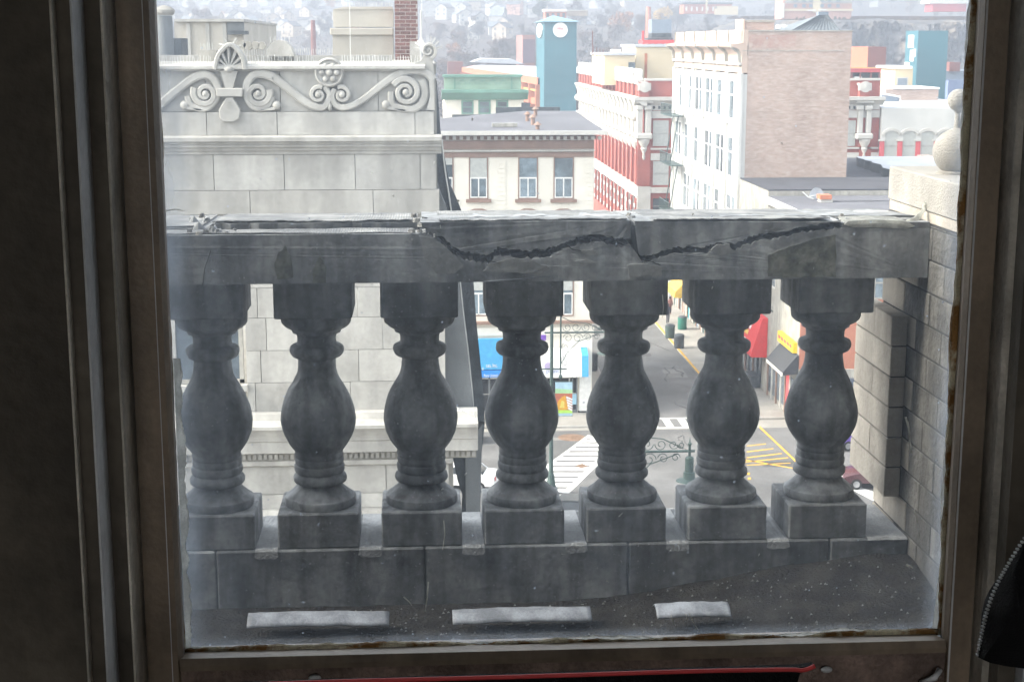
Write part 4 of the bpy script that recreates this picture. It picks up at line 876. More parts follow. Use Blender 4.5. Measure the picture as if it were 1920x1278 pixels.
def side_win(par, X, y0, y1, z0, z1, mf, mg, fw=.12, rail=True, proud=.05):
    mg = R.choice((mg, mg, m_glassd, m_blind)) if mg is m_glassb else mg
    w = MB().box(X-proud, X+.02, y0, y1, z0, z0+fw).box(X-proud, X+.02, y0, y1, z1-fw, z1).box(X-proud, X+.02, y0, y0+fw, z0+fw+.001, z1-fw-.001).box(X-proud, X+.02, y1-fw, y1, z0+fw+.001, z1-fw-.001).build('window', mf, par)
    MB().box(X-.02, X-.012, y0+fw, y1-fw, z0+fw, z1-fw).build('pane', mg, w)
    if rail: zm = z0+(z1-z0)*.62; MB().box(X-.045, X-.02, y0+fw, y1-fw, zm-.05, zm+.05).build('sash_bar', mf, w)
    return w
def slab_px(name, m, par, xa, xb, ya, yb, Y, d, **k):
    a = onY(xa, yb, Y); b = onY(xb, ya, Y); return MB().box(a[0], b[0], Y, Y+d, a[1], b[1]).build(name, m, par, **k)
# ------------------------------------------------------------------ white corner building with brown cornice
WY = 101.0
wb = thing('corner_building', 'cream painted brick corner building with brown bracketed cornice and shops below', 'building', (4, WY, 0))
wx1 = XX(1113, 400, WY); wx0 = -9.0
zc_ = lambda y, Y=WY: ZZ(1000, y, Y)
MB().box(wx0, wx1, WY, 118.5, 0, zc_(250)).build('wall', m_cream, wb)
# roof, slightly pitched, running back
rz = zc_(245)
rf = [(99.9, rz-.0), (117.5, ZZ(1000, 207, 117.5)), (117.5, ZZ(1000, 207, 117.5)-.25), (99.9, rz-.12)]
rpt = [(wx0, 99.9, rz), (wx1+.6, 99.9, rz), (XX(1078, 208, 117.5), 117.5, ZZ(1078, 208, 117.5)), (XX(985, 208, 117.5), 117.5, ZZ(985, 208, 117.5)), (XX(830, 231, 116.5), 116.5, ZZ(830, 231, 116.5)), (wx0, 116, ZZ(830, 236, 116))]
MB().add(rpt+[(a, b, c-.2) for a, b, c in rpt], [(0, 1, 2, 3), (0, 3, 4, 5), (11, 10, 9, 6), (9, 8, 7, 6)]+[(i, i+6, (i+1) % 6+6, (i+1) % 6) for i in range(6)]).build('roof', m_roofg, wb)
for px_, py_, Yv in ((989, 222, 108), (999, 228, 105), (1008, 242, 101.5), (1004, 212, 113)):
    xv, zv = onY(px_, py_, Yv); MB().lathe([(.14, -.3), (.14, .25), (.3, .27), (.02, .5)], (xv, Yv, zv), 10).build('roof_vent', m_brown, wb)
xv, zv = onY(948, 234, 103); MB().box(xv-.9, xv+.8, 103, 103.4, zv-.15, zv+.1).build('roof_curb', m_limed, wb)
MB().box(wx0, wx1+.7, 99.72, 99.9, rz-.22, rz+.05).build('gutter', m_wtrim, wb)
for xa, xb, ya, yb, Yp in ((700, 862, 224, 240, 116), (848, 935, 215, 236, 117.6), (930, 1050, 201, 228, 117.7), (978, 994, 193, 205, 117.9)):
    slab_px('rear_parapet', m_slate, wb, xa, xb, ya, yb, Yp, .4)
slab_px('soffit', m_brown, wb, 700, 1128, 247, 254, 100.0, 1.0); slab_px('frieze', m_brown, wb, 700, 1114, 263, 281, WY-.12, .12)
slab_px('bracket_backing_band', m_brown, wb, 700, 1118, 254, 263, WY-.15, .15); slab_px('string_course', m_wtrim, wb, 700, 1116, 281, 285, WY-.35, .35); slab_px('lower_band', m_brown, wb, 700, 1113, 285, 296, WY-.10, .10)  # upper band is plain brown trim paint behind the brackets
for px in range(706, 1126, 13): slab_px('bracket', m_wtrim, wb, px, px+6, 256, 262, 100.35, .5)
for (a, b, bl) in ((812, 851, .16), (879, 915.5, .47), (971.5, 1008.5, .0), (1038, 1075.5, .0)):
    front_win(wb, a, b, 294, 373, WY, m_brown, m_glassb, blind=bl or None, sill=m_brown, mull=True, inner=m_white, fw=.08)
    front_win(wb, a, b, 402, 476, WY, m_brown, m_glassd, sill=m_brown, mull=True, inner=m_white, fw=.08)
    front_win(wb, a, b, 508, 592, WY, m_brown, m_glassb, sill=None, mull=True, inner=m_white, fw=.08, blind=.4)
    c = (a+b)/2; ar = [onY(c+dx, y, WY) for dx, y in ((-24, 401), (-18, 395), (-8, 391), (8, 391), (18, 395), (24, 401))]
    MB().prism(ar, 'y', WY-.12, WY).build('arched_lintel', m_brown, wb)
for k in range(34):                                                        # quoins
    y = 300+k*8.5
    if y > 590: break
    for px in (940, 1104): slab_px('quoin', m_cream, wb, px-(3 if k % 2 else 7), px+8, y, y+7.4, WY-.05, .05)
slab_px('brown_band', m_brown, wb, 700, 1116, 601, 611, WY-.35, .35); slab_px('fascia', m_cream, wb, 700, 1114, 612, 632, WY-.12, .12)
bs = slab_px('blue_sign', m_sky, wb, 880, 943, 635, 693, WY-.5, .3); slab_px('sign_band', m_sky2, wb, 880, 943, 693.5, 708, WY-.5, .3)
m_wt = flat('sign_white', (.8, .8, .8))
x, z = onY(933, 688, WY-.52); text('sign_text', 'ces, Inc.', m_wt, wb, x, WY-.52, z, .40, align='RIGHT', sx=.62)
x, z = onY(907, 694, WY-.52); text('sign_text', 's', m_wt, wb, x, WY-.52, z+.02, .40, align='RIGHT', sx=.7)
x, z = onY(933, 706, WY-.52); text('sign_text', 'Pers United', m_wt, wb, x, WY-.52, z, .27, align='RIGHT', sx=.72)
slab_px('purple_sign', flat('purple_paint', (.16, .07, .38)), wb, 1010, 1024, 628, 638, WY-.5, .1)
# white awning with a blue edge
ax0, ax1 = XX(985, 690, WY-1), XX(1103, 690, WY-1)
for nm, m_, a, b in (('awning', m_white, ax0, ax1-.45), ('awning_edge', m_sky, ax1-.449, ax1)):
    MB().prism([(WY-.02, zc_(652)), (WY-.5, zc_(656)), (WY-1.0, ZZ(1050, 668, WY-1)), (WY-1.2, ZZ(1050, 707, WY-1.2)), (WY-.02, ZZ(1050, 705, WY))], 'x', a, b).build(nm, m_, wb)
x, z = onY(1028, 686, WY-1.17)
dsk = MB().lathe([(.0001, 0), (.26, 0), (.26, .03), (.0001, .03)], (0, 0, 0), 18); dsk.v = [(x+v[0], WY-1.17-v[2], z+v[1]) for v in dsk.v]; dsk.build('awning_emblem', flat('lilac_print', (.40, .34, .52)), wb)
x, z = onY(1032, 699, WY-1.23); text('awning_text', 'y point', flat('blue_print', (.10, .16, .40)), wb, x, WY-1.24, z, .42)
slab_px('shop_opening', m_dark, wb, 880, 1082, 708, 772, WY-.01, .01)
for px in (880, 900, 916, 940, 960, 990, 1008, 1024, 1066, 1072, 1080): slab_px('shopfront_post', m_wtrim if px in (1024, 1066) else m_flank, wb, px, px+3, 706, 775, WY-.10, .09)
slab_px('shopfront_rail', m_wtrim, wb, 880, 1080, 737, 739, WY-.12, .02); slab_px('shopfront_rail', m_flank, wb, 880, 1080, 768, 776, WY-.13, .1)
slab_px('white_door', m_white, wb, 1086, 1108, 704, 770, WY-.16, .14); slab_px('door_step', m_dark, wb, 1084, 1109, 770, 778, WY-.15, .13)
slab_px('window_poster', flat('pale_blue_poster', (.3, .5, .62)), wb, 1068, 1081, 738, 758, WY-.14, .02)
# ------------------------------------------------------------------ pink brick warehouse with white street front
TY0, TY1 = 117.0, 148.0; tz = lambda y: ZZ(1385, y, TY0)
tb = thing('brick_warehouse', 'tall weathered pink brick building with white glazed street front and peach cornice', 'building', (29, TY0, 0))
tx1 = XX(1592, 200, TY0)
MB().box(XB+.35, tx1, TY0, TY1, 0, tz(59)).build('wall', m_tanb, tb)
MB().box(XB+.3, tx1+.05, TY0-.06, TY0+.5, tz(59), tz(57)).box(tx1-.4, tx1+.05, TY0+.5, TY1, tz(59), tz(57)).build('coping', m_limed, tb)
MB().box(XB, XB+.35, TY0+.02, TY1, 0, tz(140)).build('street_front', m_white2, tb)
slab_px('red_patch', brickmat('redder_brick', (.40, .25, .21), (.36, .20, .17), (.42, .35, .31), patch=((.45, .38, .33), 1.2, .5, .62, (1, 1, 1.5))), tb, 1404, 1492, 66, 90, TY0-.006, .006)
slab_px('wall_seam', m_limed, tb, 1392, 1580, 94.6, 96, TY0-.03, .03); 
# lower addition scar line
slab_px('wall_seam', m_limed, tb, 1390, 1400, 347, 352, TY0-.04, .04)
# cornice of the street front
zt0, zt1, zt2, zt3 = tz(56), tz(84), tz(104), tz(137)
MB().box(XB-.05, XB+.34, TY0+.0, TY1, zt1, zt0).build('parapet_panel', m_peach, tb)
MB().prism([(XB-.9, zt1), (XB+.3, zt1+.2), (XB+.3, zt2), (XB-.1, zt2), (XB-.35, zt2+.45), (XB-.9, zt2+.65)], 'y', TY0-.02, TY1).build('cornice', m_peach, tb)
MB().box(XB-.12, XB+.34, TY0+.01, TY1, zt3, zt2-.003).build('frieze', m_peach, tb)
MB().box(XB-.32, XB-.121, TY0, TY1, (zt2+zt3)/2-.08, (zt2+zt3)/2+.12).build('frieze_moulding', m_wtrim, tb)
nb = 6; bay = (TY1-TY0-.6)/nb
for i in range(nb+1):
    y = TY0+.3+i*bay
    MB().prism([(XB-1.0, zt1+.05), (XB-.12, zt1+.05), (XB-.12, zt2-.9), (XB-.3, zt2-.8), (XB-.45, zt2+.2), (XB-.95, zt2+.55)], 'y', y-.14, y+.14).build('bracket', m_limed, tb)
    MB().box(XB-.16, XB-.05, y-.07, y+.07, zt1+.2, zt0).build('panel_rib', m_limed, tb)
    MB().box(XB-.22, XB-.001, y-.42, y+.42, 0, zt3).build('pier', m_white2, tb)
rowsz = [(tz(152), tz(228)), (tz(261), tz(339)), (tz(372), tz(448)), (tz(480), tz(556))]
for i in range(nb):
    ya = TY0+.3+i*bay+.42
    for r_, (zt_, zb_) in enumerate(rowsz):
        if r_ == 3: zb_ = max(zb_, 4.6)
        w_ = (bay-.84-.5)/2
        for k in range(2):
            y0 = ya+.15+k*(w_+.2); side_win(tb, XB-.0, y0, y0+w_, zb_, zt_, m_white, m_glassb, fw=.1)
        MB().box(XB-.10, XB-.001, ya, ya+bay-.84, zb_-.35, zb_-.15).build('sill_band', m_wtrim, tb)
# iron fire escape on the far bays
for zf in (rowsz[0][1]-.7, rowsz[1][1]-.7, rowsz[2][1]-.7):
    f = MB().box(XB-1.5, XB-.25, TY1-7, TY1-1, zf-.08, zf)
    for k in range(12): f.box(XB-1.5, XB-1.45, TY1-7+k*.54, TY1-6.95+k*.54, zf, zf+1.0)
    f.box(XB-1.52, XB-1.44, TY1-7, TY1-1, zf+.98, zf+1.03); f.tube([(XB-1.2, TY1-6.5, zf), (XB-1.2, TY1-2.5, zf-4.5)], .05, 4); f.tube([(XB-.7, TY1-6.5, zf), (XB-.7, TY1-2.5, zf-4.5)], .05, 4)
    f.build('fire_escape', m_steel, tb)
# roof lantern, stair head
apx, apz = onY(1545, 26, 124); e0, ez = onY(1478, 59, 121); e1, _ = onY(1597, 59, 121)
e1 = min(e1, tx1-.1)
rl = MB(); hx = e1-.0
rl.add([(e0, 120, tz(58)), (e1, 120, tz(58)), (e1, 129, tz(58)), (e0, 129, tz(58)), (apx-.35, 124.2, apz-.15), (apx+.35, 124.2, apz-.15), (apx+.35, 124.8, apz-.15), (apx-.35, 124.8, apz-.15)], [(0, 1, 5, 4), (1, 2, 6, 5), (2, 3, 7, 6), (3, 0, 4, 7), (4, 5, 6, 7), (3, 2, 1, 0)])
lan = rl.build('hipped_roof_light', mat('dull_sheet_metal', (.15, .17, .185), rough=.6, var=.15, scale=.6, bump=0), tb)
MB().box(apx-.4, apx+.4, 124.1, 124.9, apz-.15, apz+.15).build('cap', m_bluegrey, lan)
sm_ = MB()
for k in range(13):
    t = k/12; sm_.tube([(e0+(e1-e0)*t, 119.97, tz(58)), (apx-.35+.7*t, 124.15, apz-.12)], .05, 4)
sm_.build('standing_seams', m_slate, lan)
slab_px('stair_head', m_tanb, tb, 1397, 1452, 42, 60, 122, 3); slab_px('stair_head_end', m_peach, tb, 1393, 1397, 36, 60, 121.8, 3); slab_px('stair_head_cap', m_limed, tb, 1395, 1454, 38, 42, 121.9, 3)
for px in (1434, 1446, 1460, 1472): slab_px('roof_vent', m_white, tb, px, px+5, 47, 54, 126, 1)
# shops of the warehouse at street level, seen down the pavement
cols = [m_steel, m_limed, flat('teal_door', (.05, .22, .26)), m_peach, m_brown, m_dark, m_limed, m_steel, m_brown, m_bluegrey]
for k in range(20):
    y = TY0+.6+k*1.5; MB().box(XB-.28, XB-.23, y, y+1.1, .15, 3.3).build('shopfront_panel', cols[k % 10], tb)
    MB().box(XB-.36, XB-.24, y+1.15, y+1.4, .15, 3.5).build('shopfront_post', m_wtrim if k % 3 else m_brown, tb)
MB().box(XB-.5, XB-.23, TY0+.2, TY1, 3.5, 4.2).build('shop_fascia', m_limed, tb)
for k, yy in ((0, 130.0),):
    MB().prism([(XB-.5, 4.6), (XB-1.6, 3.6), (XB-1.6, 3.3), (XB-.5, 3.3)], 'y', yy, yy+3).build('shop_canopy', m_wtrim, tb)
yw = gz(1260, 600)[1]
Yy = 134.0; MB().prism([(XB-.5, ZZ(1260, 524, Yy)), (XB-1.5, ZZ(1260, 527, Yy)), (XB-2.2, ZZ(1260, 542, Yy)), (XB-2.3, ZZ(1260, 553, Yy)), (XB-.5, ZZ(1260, 556, Yy))], 'y', Yy-1.5, Yy+3).build('yellow_awning', flat('yellow_canvas', (.62, .42, .07)), tb)
MB().box(XB-1.7, XB-.3, 127.6, 127.7, 3.4, 4.3).build('projecting_sign', m_wtrim, tb); MB().box(XB-1.6, XB-.5, 127.57, 127.6, 3.75, 3.92).build('sign_stripe', m_redp, tb)
# ------------------------------------------------------------------ lower street buildings in front of the warehouse
cbk = thing('street_building', 'low pale street building with a sloping red shop awning', 'building', (29, 107, 0))
zr = 14.0
MB().box(XB, 45, 107.2, 116.95, 0, ZZ(1470, 356, 108)).build('wall', m_limed, cbk)
MB().box(XB, 45, 107.2, 116.9, ZZ(1470, 356, 108), ZZ(1470, 356, 108)+.1).build('roof', m_roofd, cbk)
for k in range(3):
    for zz0 in (5.6, 9.2): side_win(cbk, XB, 108.2+k*3, 109.7+k*3, zz0, zz0+2.2, m_wtrim, m_glassb)
    MB().box(XB-.2, XB-.001, 107.9+k*3, 110+k*3, 5.2, 5.4).build('sill', m_wtrim, cbk)
m_aw = flat('red_canvas', (.62, .05, .05), rough=.8)
az = lambda px, py, Y: ZZ(px, py, Y)
prf = [(XB-.02, az(1450, 597, 106)), (XB-.4, az(1450, 597, 106)), (XB-1.15, az(1450, 660, 106)), (XB-1.15, az(1450, 669, 106)), (XB-.02, az(1450, 670, 106))]
aw = MB().prism(prf, 'y', 106.0, 113.6).build('red_awning', m_aw, cbk)
for i, (t, w_, mm) in enumerate(((.25, 2.6, m_wt), (.42, 3.2, m_wt), (.60, 2.6, flat('yellow_print', (.7, .5, .1))), (.84, 6.0, m_wt))):
    x = prf[1][0]+(prf[2][0]-prf[1][0])*t; z = prf[1][1]+(prf[2][1]-prf[1][1])*t; yc = 109.8
    L_ = 6 if i < 3 else 1
    for k in range(L_):
        ww = w_/L_*.72; y = yc-w_/2+w_/L_*(k+.15)
        dx, dz = (prf[2][0]-prf[1][0]), (prf[2][1]-prf[1][1]); l = math.hypot(dx, dz); dx, dz = dx/l, dz/l; nx_, nz_ = dz, -dx
        h = .16
        MB().prism([(x-dx*h+nx_*.0+.0, z-dz*h), (x+dx*h, z+dz*h), (x+dx*h+nx_*.02, z+dz*h+nz_*.02), (x-dx*h+nx_*.02, z-dz*h+nz_*.02)], 'y', y, y+ww).build('awning_print', mm, aw)
for k in range(7):
    MB().box(XB-.06, XB-.01, 107.6+k*1.35, 107.6+k*1.35+1.0, .5, 2.9).build('shop_window', m_glassd, cbk); MB().box(XB-.14, XB-.01, 108.62+k*1.35, 108.8+k*1.35, .13, 3.2).build('shopfront_post', m_brown if k % 2 else m_slate, cbk)
MB().box(XB-.8, XB-.1, 107.5, 109.5, .13, 1.0).build('display_ledge', m_slate, cbk)
# corner building with grey roof
ck = thing('street_building', 'corner building with grey roof, orange brick upper wall and black shop awning', 'building', (30, 97, 0))
RZ = ZZ(1445, 368, 107)
MB().box(XB, 60, 97, 107.1, 0, RZ-.3).build('wall', m_limed, ck)
MB().box(XB-.35, 60, 96.6, 107.15, RZ-.3, RZ).build('roof', m_roofg, ck); MB().box(XB-.55, XB-.351, 96.4, 107.1, RZ-.35, RZ+.12).build('eave_fascia', m_wtrim, ck)
MB().box(XX(1472, 370, 107.3), 60, 107.25, 107.6, RZ-.4, ZZ(1470, 356, 107.3)).build('rear_parapet', m_slate, ck)
MB().box(XX(1562, 385, 103), 60, 103, 103.4, RZ, ZZ(1600, 379, 103)).build('roof_kerb', m_roofp, ck)
slab_px('roof_chimney', m_wtrim, ck, 1538, 1562, 374, 398, 102.5, .8); slab_px('chimney_pot', m_orange, ck, 1538, 1560, 366, 374, 102.4, 1)
MB().box(XB+.02, 60, 96.9, 96.99, 3.8, 10.2).build('orange_wall', brickmat('orange_brick_wall', (.42, .16, .10), (.38, .14, .09), (.40, .22, .16)), ck)
MB().box(XB, 60, 96.75, 96.99, 3.2, 3.8).build('fascia', m_limed, ck)
MB().box(XB+.5, 60, 96.85, 96.99, .2, 3.2).build('shop_opening', m_glassd, ck)
for px in (1560, 1640, 1700): front_win(ck, px, px+24, 500, 560, 96.9, m_limed, m_glassb)
m_bc = flat('black_canvas', (.05, .052, .058), rough=.8)
prf = [(XB-.02, 4.75), (XB-.1, 4.75), (XB-1.05, 3.62), (XB-1.05, 3.4), (XB-.02, 3.5)]
aw = MB().prism(prf, 'y', 96.9, 101.6).build('black_awning', m_bc, ck); MB().box(XB-1.10, XB-1.052, 96.9, 101.6, 3.35, 3.55).build('valance', m_wtrim, aw)
MB().box(XB-.3, XB-.02, 97.4, 101.8, 4.8, 5.5).build('yellow_sign', flat('yellow_sign_face', (.75, .52, .04)), ck)
for k in range(5): MB().box(XB-.33, XB-.302, 97.8+k*.8, 97.8+k*.8+.5, 5.05, 5.3).build('sign_print', m_redp, ck)
MB().tube([(XB-.4, 103, 6.6), (XB-1.2, 103, 7.4), (XB-1.3, 103, 7.0)], .05, 5).build('sign_lamp_arm', m_steel, ck)
for k in range(7): MB().box(XB-.12, XB-.01, 97.4+k*1.3, 97.55+k*1.3, .13, 3.0).build('shopfront_post', m_wtrim if k % 2 else m_brown, ck)
for k in range(6): MB().box(XB-.05, XB-.005, 97.6+k*1.3, 98.65+k*1.3, .5, 2.9).build('shop_window', m_glassd if k != 1 else m_redp, ck)
for k in range(3): side_win(ck, XB, 98+k*3, 99.4+k*3, 8, 10.4, m_wtrim, m_glassb)
# low dark roofs right of the warehouse
lb = thing('low_building', 'low building with flat dark felt roof right of the brick warehouse', 'building', (48, 120, 0))
MB().box(tx1+.1, 75, 118, 153, 0, 13.4).build('wall', m_limed, lb); MB().box(tx1+.1, 75, 118, 153, 13.4, 13.5).build('roof', m_roofd, lb)
MB().box(tx1+.1, 75, 117.3, 118, 0, 13.9).build('front_parapet', m_roofp, lb)
p = [gz(x, y, 14.3) for x, y in ((1610, 297), (1620, 299), (1622, 301), (1636, 303), (1634, 305), (1652, 309), (1655, 315), (1720, 330), (1900, 330), (1900, 294), (1652, 294), (1606, 294))]
MB().prism(p, 'z', 13.5, 14.3).build('upper_wall', m_slate, lb); MB().prism(p, 'z', 14.301, 14.34).build('pale_upper_roof', m_roofp, lb)
slab_px('roof_hatch', m_tanb, lb, 1731, 1752, 293, 306, 148, 2)
# satellite dish
dx, dz = onY(1530, 366, 105); dsh = thing('satellite_dish', 'small grey satellite dish on a white bracket on the grey roof edge', 'satellite dish', (dx, 105, RZ))
mb = MB().lathe([(.0001, 0), (.3, .03), (.5, .12), (.5, .14), (.3, .05), (.0001, .02)], (0, 0, 0), 20, 1, 1.1)
mb.v = [(dx+v[0], 105-v[2]*.9-v[1]*.1, dz+v[1]) for v in mb.v]; mb.build('dish', m_roofp, dsh, smooth='auto')
MB().tube([(dx, 105, dz), (dx-.6, 104.8, dz-.1), (dx-1.0, 104.8, dz+.25)], .05, 5).tube([(dx-.6, 104.8, dz-.1), (dx-.2, 104.8, RZ)], .05, 5).build('bracket', m_white, dsh)
# ------------------------------------------------------------------ red brick and white terracotta building
RY0, RY1 = 170.0, 234.0; rzf = lambda y, x=1195: ZZ(x, y, RY0)
rb = thing('terracotta_building', 'red brick building with ornate white terracotta arcade and finials along the street', 'building', (38, RY0, 0))
rx1 = XX(1650, 220, RY0)
MB().box(XB+.3, rx1, RY0+.2, RY1, 0, rzf(190)).build('wall', m_redb, rb)
z_c = rzf(183); z_par = rzf(152)
MB().box(XB+.5, rx1, RY0+.5, RY0+1, z_c, z_par).box(XB+.5, XB+1, RY0+.5, RY1, z_c, z_par-.4).build('parapet', m_redb, rb)
MB().box(XB+.4, rx1+.1, RY0+.4, RY0+1.1, z_par, z_par+.25).build('parapet_coping', m_wtrim, rb)
MB().box(XB+1, rx1, RY0+1, RY1, z_c-.6, z_c-.4).build('roof', m_roofg, rb)
MB().prism([(XB-.9, z_c+.05), (XB+.5, z_c+.05), (XB+.5, z_c-.9), (XB+.1, z_c-.9), (XB-.5, z_c-.45), (XB-.9, z_c-.3)], 'y', RY0-.8, RY1).build('cornice', m_wtrim, rb)
MB().prism([(RY0-.9, z_c+.051), (RY0+.5, z_c+.051), (RY0+.5, z_c-.9), (RY0+.1, z_c-.9), (RY0-.5, z_c-.45), (RY0-.9, z_c-.3)], 'x', XB-.88, rx1+.3).build('cornice', m_wtrim, rb)
z_a = rzf(262); z_r = rzf(349)
MB().box(XB, XB+.29, RY0+1.2, RY1, rzf(262), z_c-.9).box(XB, XB+.29, RY0+1.2, RY1, rzf(375), rzf(349)).build('terracotta_frieze', m_wtrim, rb)
MB().box(XB+.02, XB+.28, RY0+1.2, RY1, z_r, z_a).build('brick_recess', m_redb, rb)
n = 17; bay = (RY1-RY0-3)/n
g_pier = None
for i in range(n+1):
    y = RY0+2.2+i*bay
    # finial on the parapet
    MB().prism([(y-.75, z_c+.06), (y+.75, z_c+.06), (y+.75, z_c+1.35), (y-.75, z_c+1.35)], 'x', XB-.3, XB+.5).build('parapet_block', m_redb, rb)
    f = MB().prism([(y-1.0, z_c+1.36), (y+1.0, z_c+1.36), (y+1.0, z_c+2.0), (y+.62, z_c+2.1), (y+.6, z_c+2.7), (y+.35, z_c+3.1), (y-.35, z_c+3.1), (y-.6, z_c+2.7), (y-.62, z_c+2.1), (y-1.0, z_c+2.0)], 'x', XB-.45, XB+.35).build('finial', m_wtrim, rb, bevel=.1)
    # bracket, shaft and drop
    b = MB().prism([(XB-.85, z_c-.35), (XB, z_c-.35), (XB, z_c-2.6), (XB-.3, z_c-2.5), (XB-.55, z_c-1.8), (XB-.5, z_c-1.2)], 'y', y-.55, y+.55).build('bracket', m_wtrim, rb, bevel=.08)
    MB().ball((XB-.45, y, z_c-2.2), .55, 10, 8).build('boss', m_wtrim, b, smooth=True)
    MB().box(XB-.30, XB-.001, y-.45, y+.45, z_a-.2, z_c-2.4).build('pilaster_shaft', m_wtrim, rb, bevel=.06)
    MB().lathe([(.05, -1.9), (.25, -1.5), (.15, -1.2), (.55, -.8), (.7, -.2), (.5, .1), (.75, .4), (.6, .6)], (XB-.1, y, z_a-.1), 10).build('capital', m_wtrim, rb, smooth='auto')
    MB().box(XB-.30, XB-.001, y-.55, y+.55, z_r, z_a-.5).build('brick_pier', m_redb, rb)
    MB().box(XB-.25, XB-.001, y-.35, y+.35, 3.5, rzf(375)).build('banded_pier', m_redb, rb)
    for k in range(8):
        z = rzf(380)-.3-k*1.35
        if z > 3.6: MB().box(XB-.32, XB-.24, y-.4, y+.4, z-.45, z).build('white_band', m_wtrim, rb)
    if i < n:
        side_win(rb, XB+.0, y+.75, y+bay-.75, z_r+.5, z_a-1.2, m_redb, m_glassd, rail=False)
        side_win(rb, XB+.0, y+.6, y+bay-.6, rzf(420), rzf(372), m_wtrim, m_glassb)
        side_win(rb, XB+.0, y+.7, y+bay-.7, z_a+.6, z_c-3.4, m_wtrim, m_blind, rail=False)
# corner tower pier on both ends of the front, front windows
for xa in (1193, 1607):
    slab_px('corner_block', m_wtrim, rb, xa, xa+32, 183, 193, RY0-.7, 1.2)
    for dx in (0, 16):
        slab_px('double_shaft', m_wtrim, rb, xa+dx+1, xa+dx+13, 198, 250, RY0-.35, .55, bevel=.08)
        slab_px('capital', m_wtrim, rb, xa+dx, xa+dx+14, 198, 207, RY0-.6, .8, bevel=.1)
    slab_px('corbel', m_wtrim, rb, xa-1, xa+31, 250, 262, RY0-.7, .9, bevel=.15)
    cx_, cz_ = onY(xa+15, 268, RY0-.3); MB().lathe([(.08, -1.9), (.2, -1.6), (.12, -1.2), (.38, -.7), (.3, -.5), (.6, 0), (.65, .3), (.5, .5)], (cx_, RY0-.05, cz_), 12).build('drop', m_wtrim, rb, smooth='auto')
    slab_px('corner_pier', m_redb, rb, xa+1, xa+27, 262, 349, RY0-.05, .3)
    slab_px('base_pier', m_wtrim, rb, xa+1, xa+27, 350, 420, RY0-.1, .35)
    slab_px('merlon', m_redb, rb, xa+5, xa+25, 155, 182, RY0-.3, .8)
    cx_, cz_ = onY(xa+16, 163, RY0-.35); rg = MB().lathe([(.0001, 0), (.62, 0), (.62, .15), (.0001, .22)], (0, 0, 0), 18); rg.v = [(cx_+v[0], RY0-.3-v[2], cz_+v[1]) for v in rg.v]; rg.build('roundel', m_wtrim, rb)
    slab_px('merlon_cap', m_wtrim, rb, xa+4, xa+28, 156, 160, RY0-.4, 1)
    for dx in (4, 24): slab_px('merlon_side', m_wtrim, rb, xa+dx, xa+dx+4, 160, 170, RY0-.4, .5)
slab_px('front_band', m_wtrim, rb, 1220, 1650, 207, 222, RY0, .19); slab_px('front_band', m_wtrim, rb, 1220, 1650, 276, 281, RY0-.05, .24); slab_px('front_band', m_wtrim, rb, 1220, 1650, 286, 301, RY0, .19); slab_px('front_band', m_wtrim, rb, 1220, 1650, 349, 362, RY0-.05, .24)
slab_px('front_frieze', m_wtrim, rb, 1220, 1650, 193, 207, RY0, .19)
for px in list(range(1224, 1256, 10))+list(range(1590, 1604, 10)): slab_px('vent_hole', m_dark, rb, px, px+4.5, 199, 204.5, RY0-.04, .03)
for px in (1224, 1262, 1300, 1340, 1380, 1420, 1460, 1500, 1540, 1575):
    for ya, yb in ((226, 274), (302, 347), (372, 400)):
        slab_px('blind_panel', m_blind if ya != 372 else m_glassd, rb, px, px+30, ya, yb, RY0+.12, .06) if px in (1224, 1575) else None
        if px in (1224, 1575): slab_px('blind_rail', m_limed, rb, px, px+30, (ya+yb)/2, (ya+yb)/2+1, RY0+.08, .03)
# penthouses on it
ph = thing('rooftop_penthouse', 'cream rooftop stair house with a flat grey cap and small window on the terracotta building', 'rooftop structure', (XX(1160, 130, 190), 190, z_c-.4))
def ybox(par, xl, xf, xr, y0, y1, Y, mat_, cap=True):
    xa = XX(xf, (y0+y1)/2, Y); Yb = onX(xl, (y0+y1)/2, xa)[0]; Yb = min(Yb, Y+22)
    MB().box(xa, XX(xr, y1, Y), Y, Yb, ZZ(xf, y1, Y), ZZ(xf, y0, Y)).build('wall', mat_, par)
    if cap: MB().box(xa-.2, XX(xr, y1, Y)+.1, Y-.2, Yb, ZZ(xf, y0, Y), ZZ(xf, y0, Y)+.3).build('cap', m_roofp, par)
ybox(ph, 1110, 1133, 1190, 104, 160, 190, m_ycream)
slab_px('window', m_glassb, ph, 1178, 1191, 117, 140, 189.9, .05); slab_px('roof_vent', m_white, ph, 1148, 1164, 93, 102, 192, 2)
ph2 = thing('rooftop_penthouse', 'taller cream rooftop stair house with a rusty stain on the terracotta building', 'rooftop structure', (XX(1220, 130, 196), 196, z_c-.4))
ybox(ph2, 1166, 1192, 1290, 88, 160, 196, m_ycream)
slab_px('rust_stain', mat('rust_stain', (.42, .16, .08), rough=.95, var=.2, scale=.5), ph2, 1208, 1214, 100, 152, 195.94, .05)
tk = thing('rooftop_tank', 'blue grey box tank standing on a bright red steel frame', 'tank', (XX(1240, 80, 200), 200, ZZ(1240, 88, 200)))
slab_px('tank', m_bluegrey, tk, 1222, 1259, 37, 62, 200, 3); slab_px('grille', m_slate, tk, 1222, 1259, 62.5, 71, 200, 3); slab_px('deck', m_slate, tk, 1216, 1262, 71.5, 75, 199.5, 4); slab_px('frame', m_redsteel, tk, 1206, 1264, 75.5, 82, 199.2, 4)
for px in (1206, 1216, 1228, 1242, 1256): slab_px('frame_leg', m_redsteel, tk, px, px+3, 82, 92, 199.4, .4)
slab_px('frame_post', m_redsteel, tk, 1204, 1208, 58, 76, 199.4, .3)
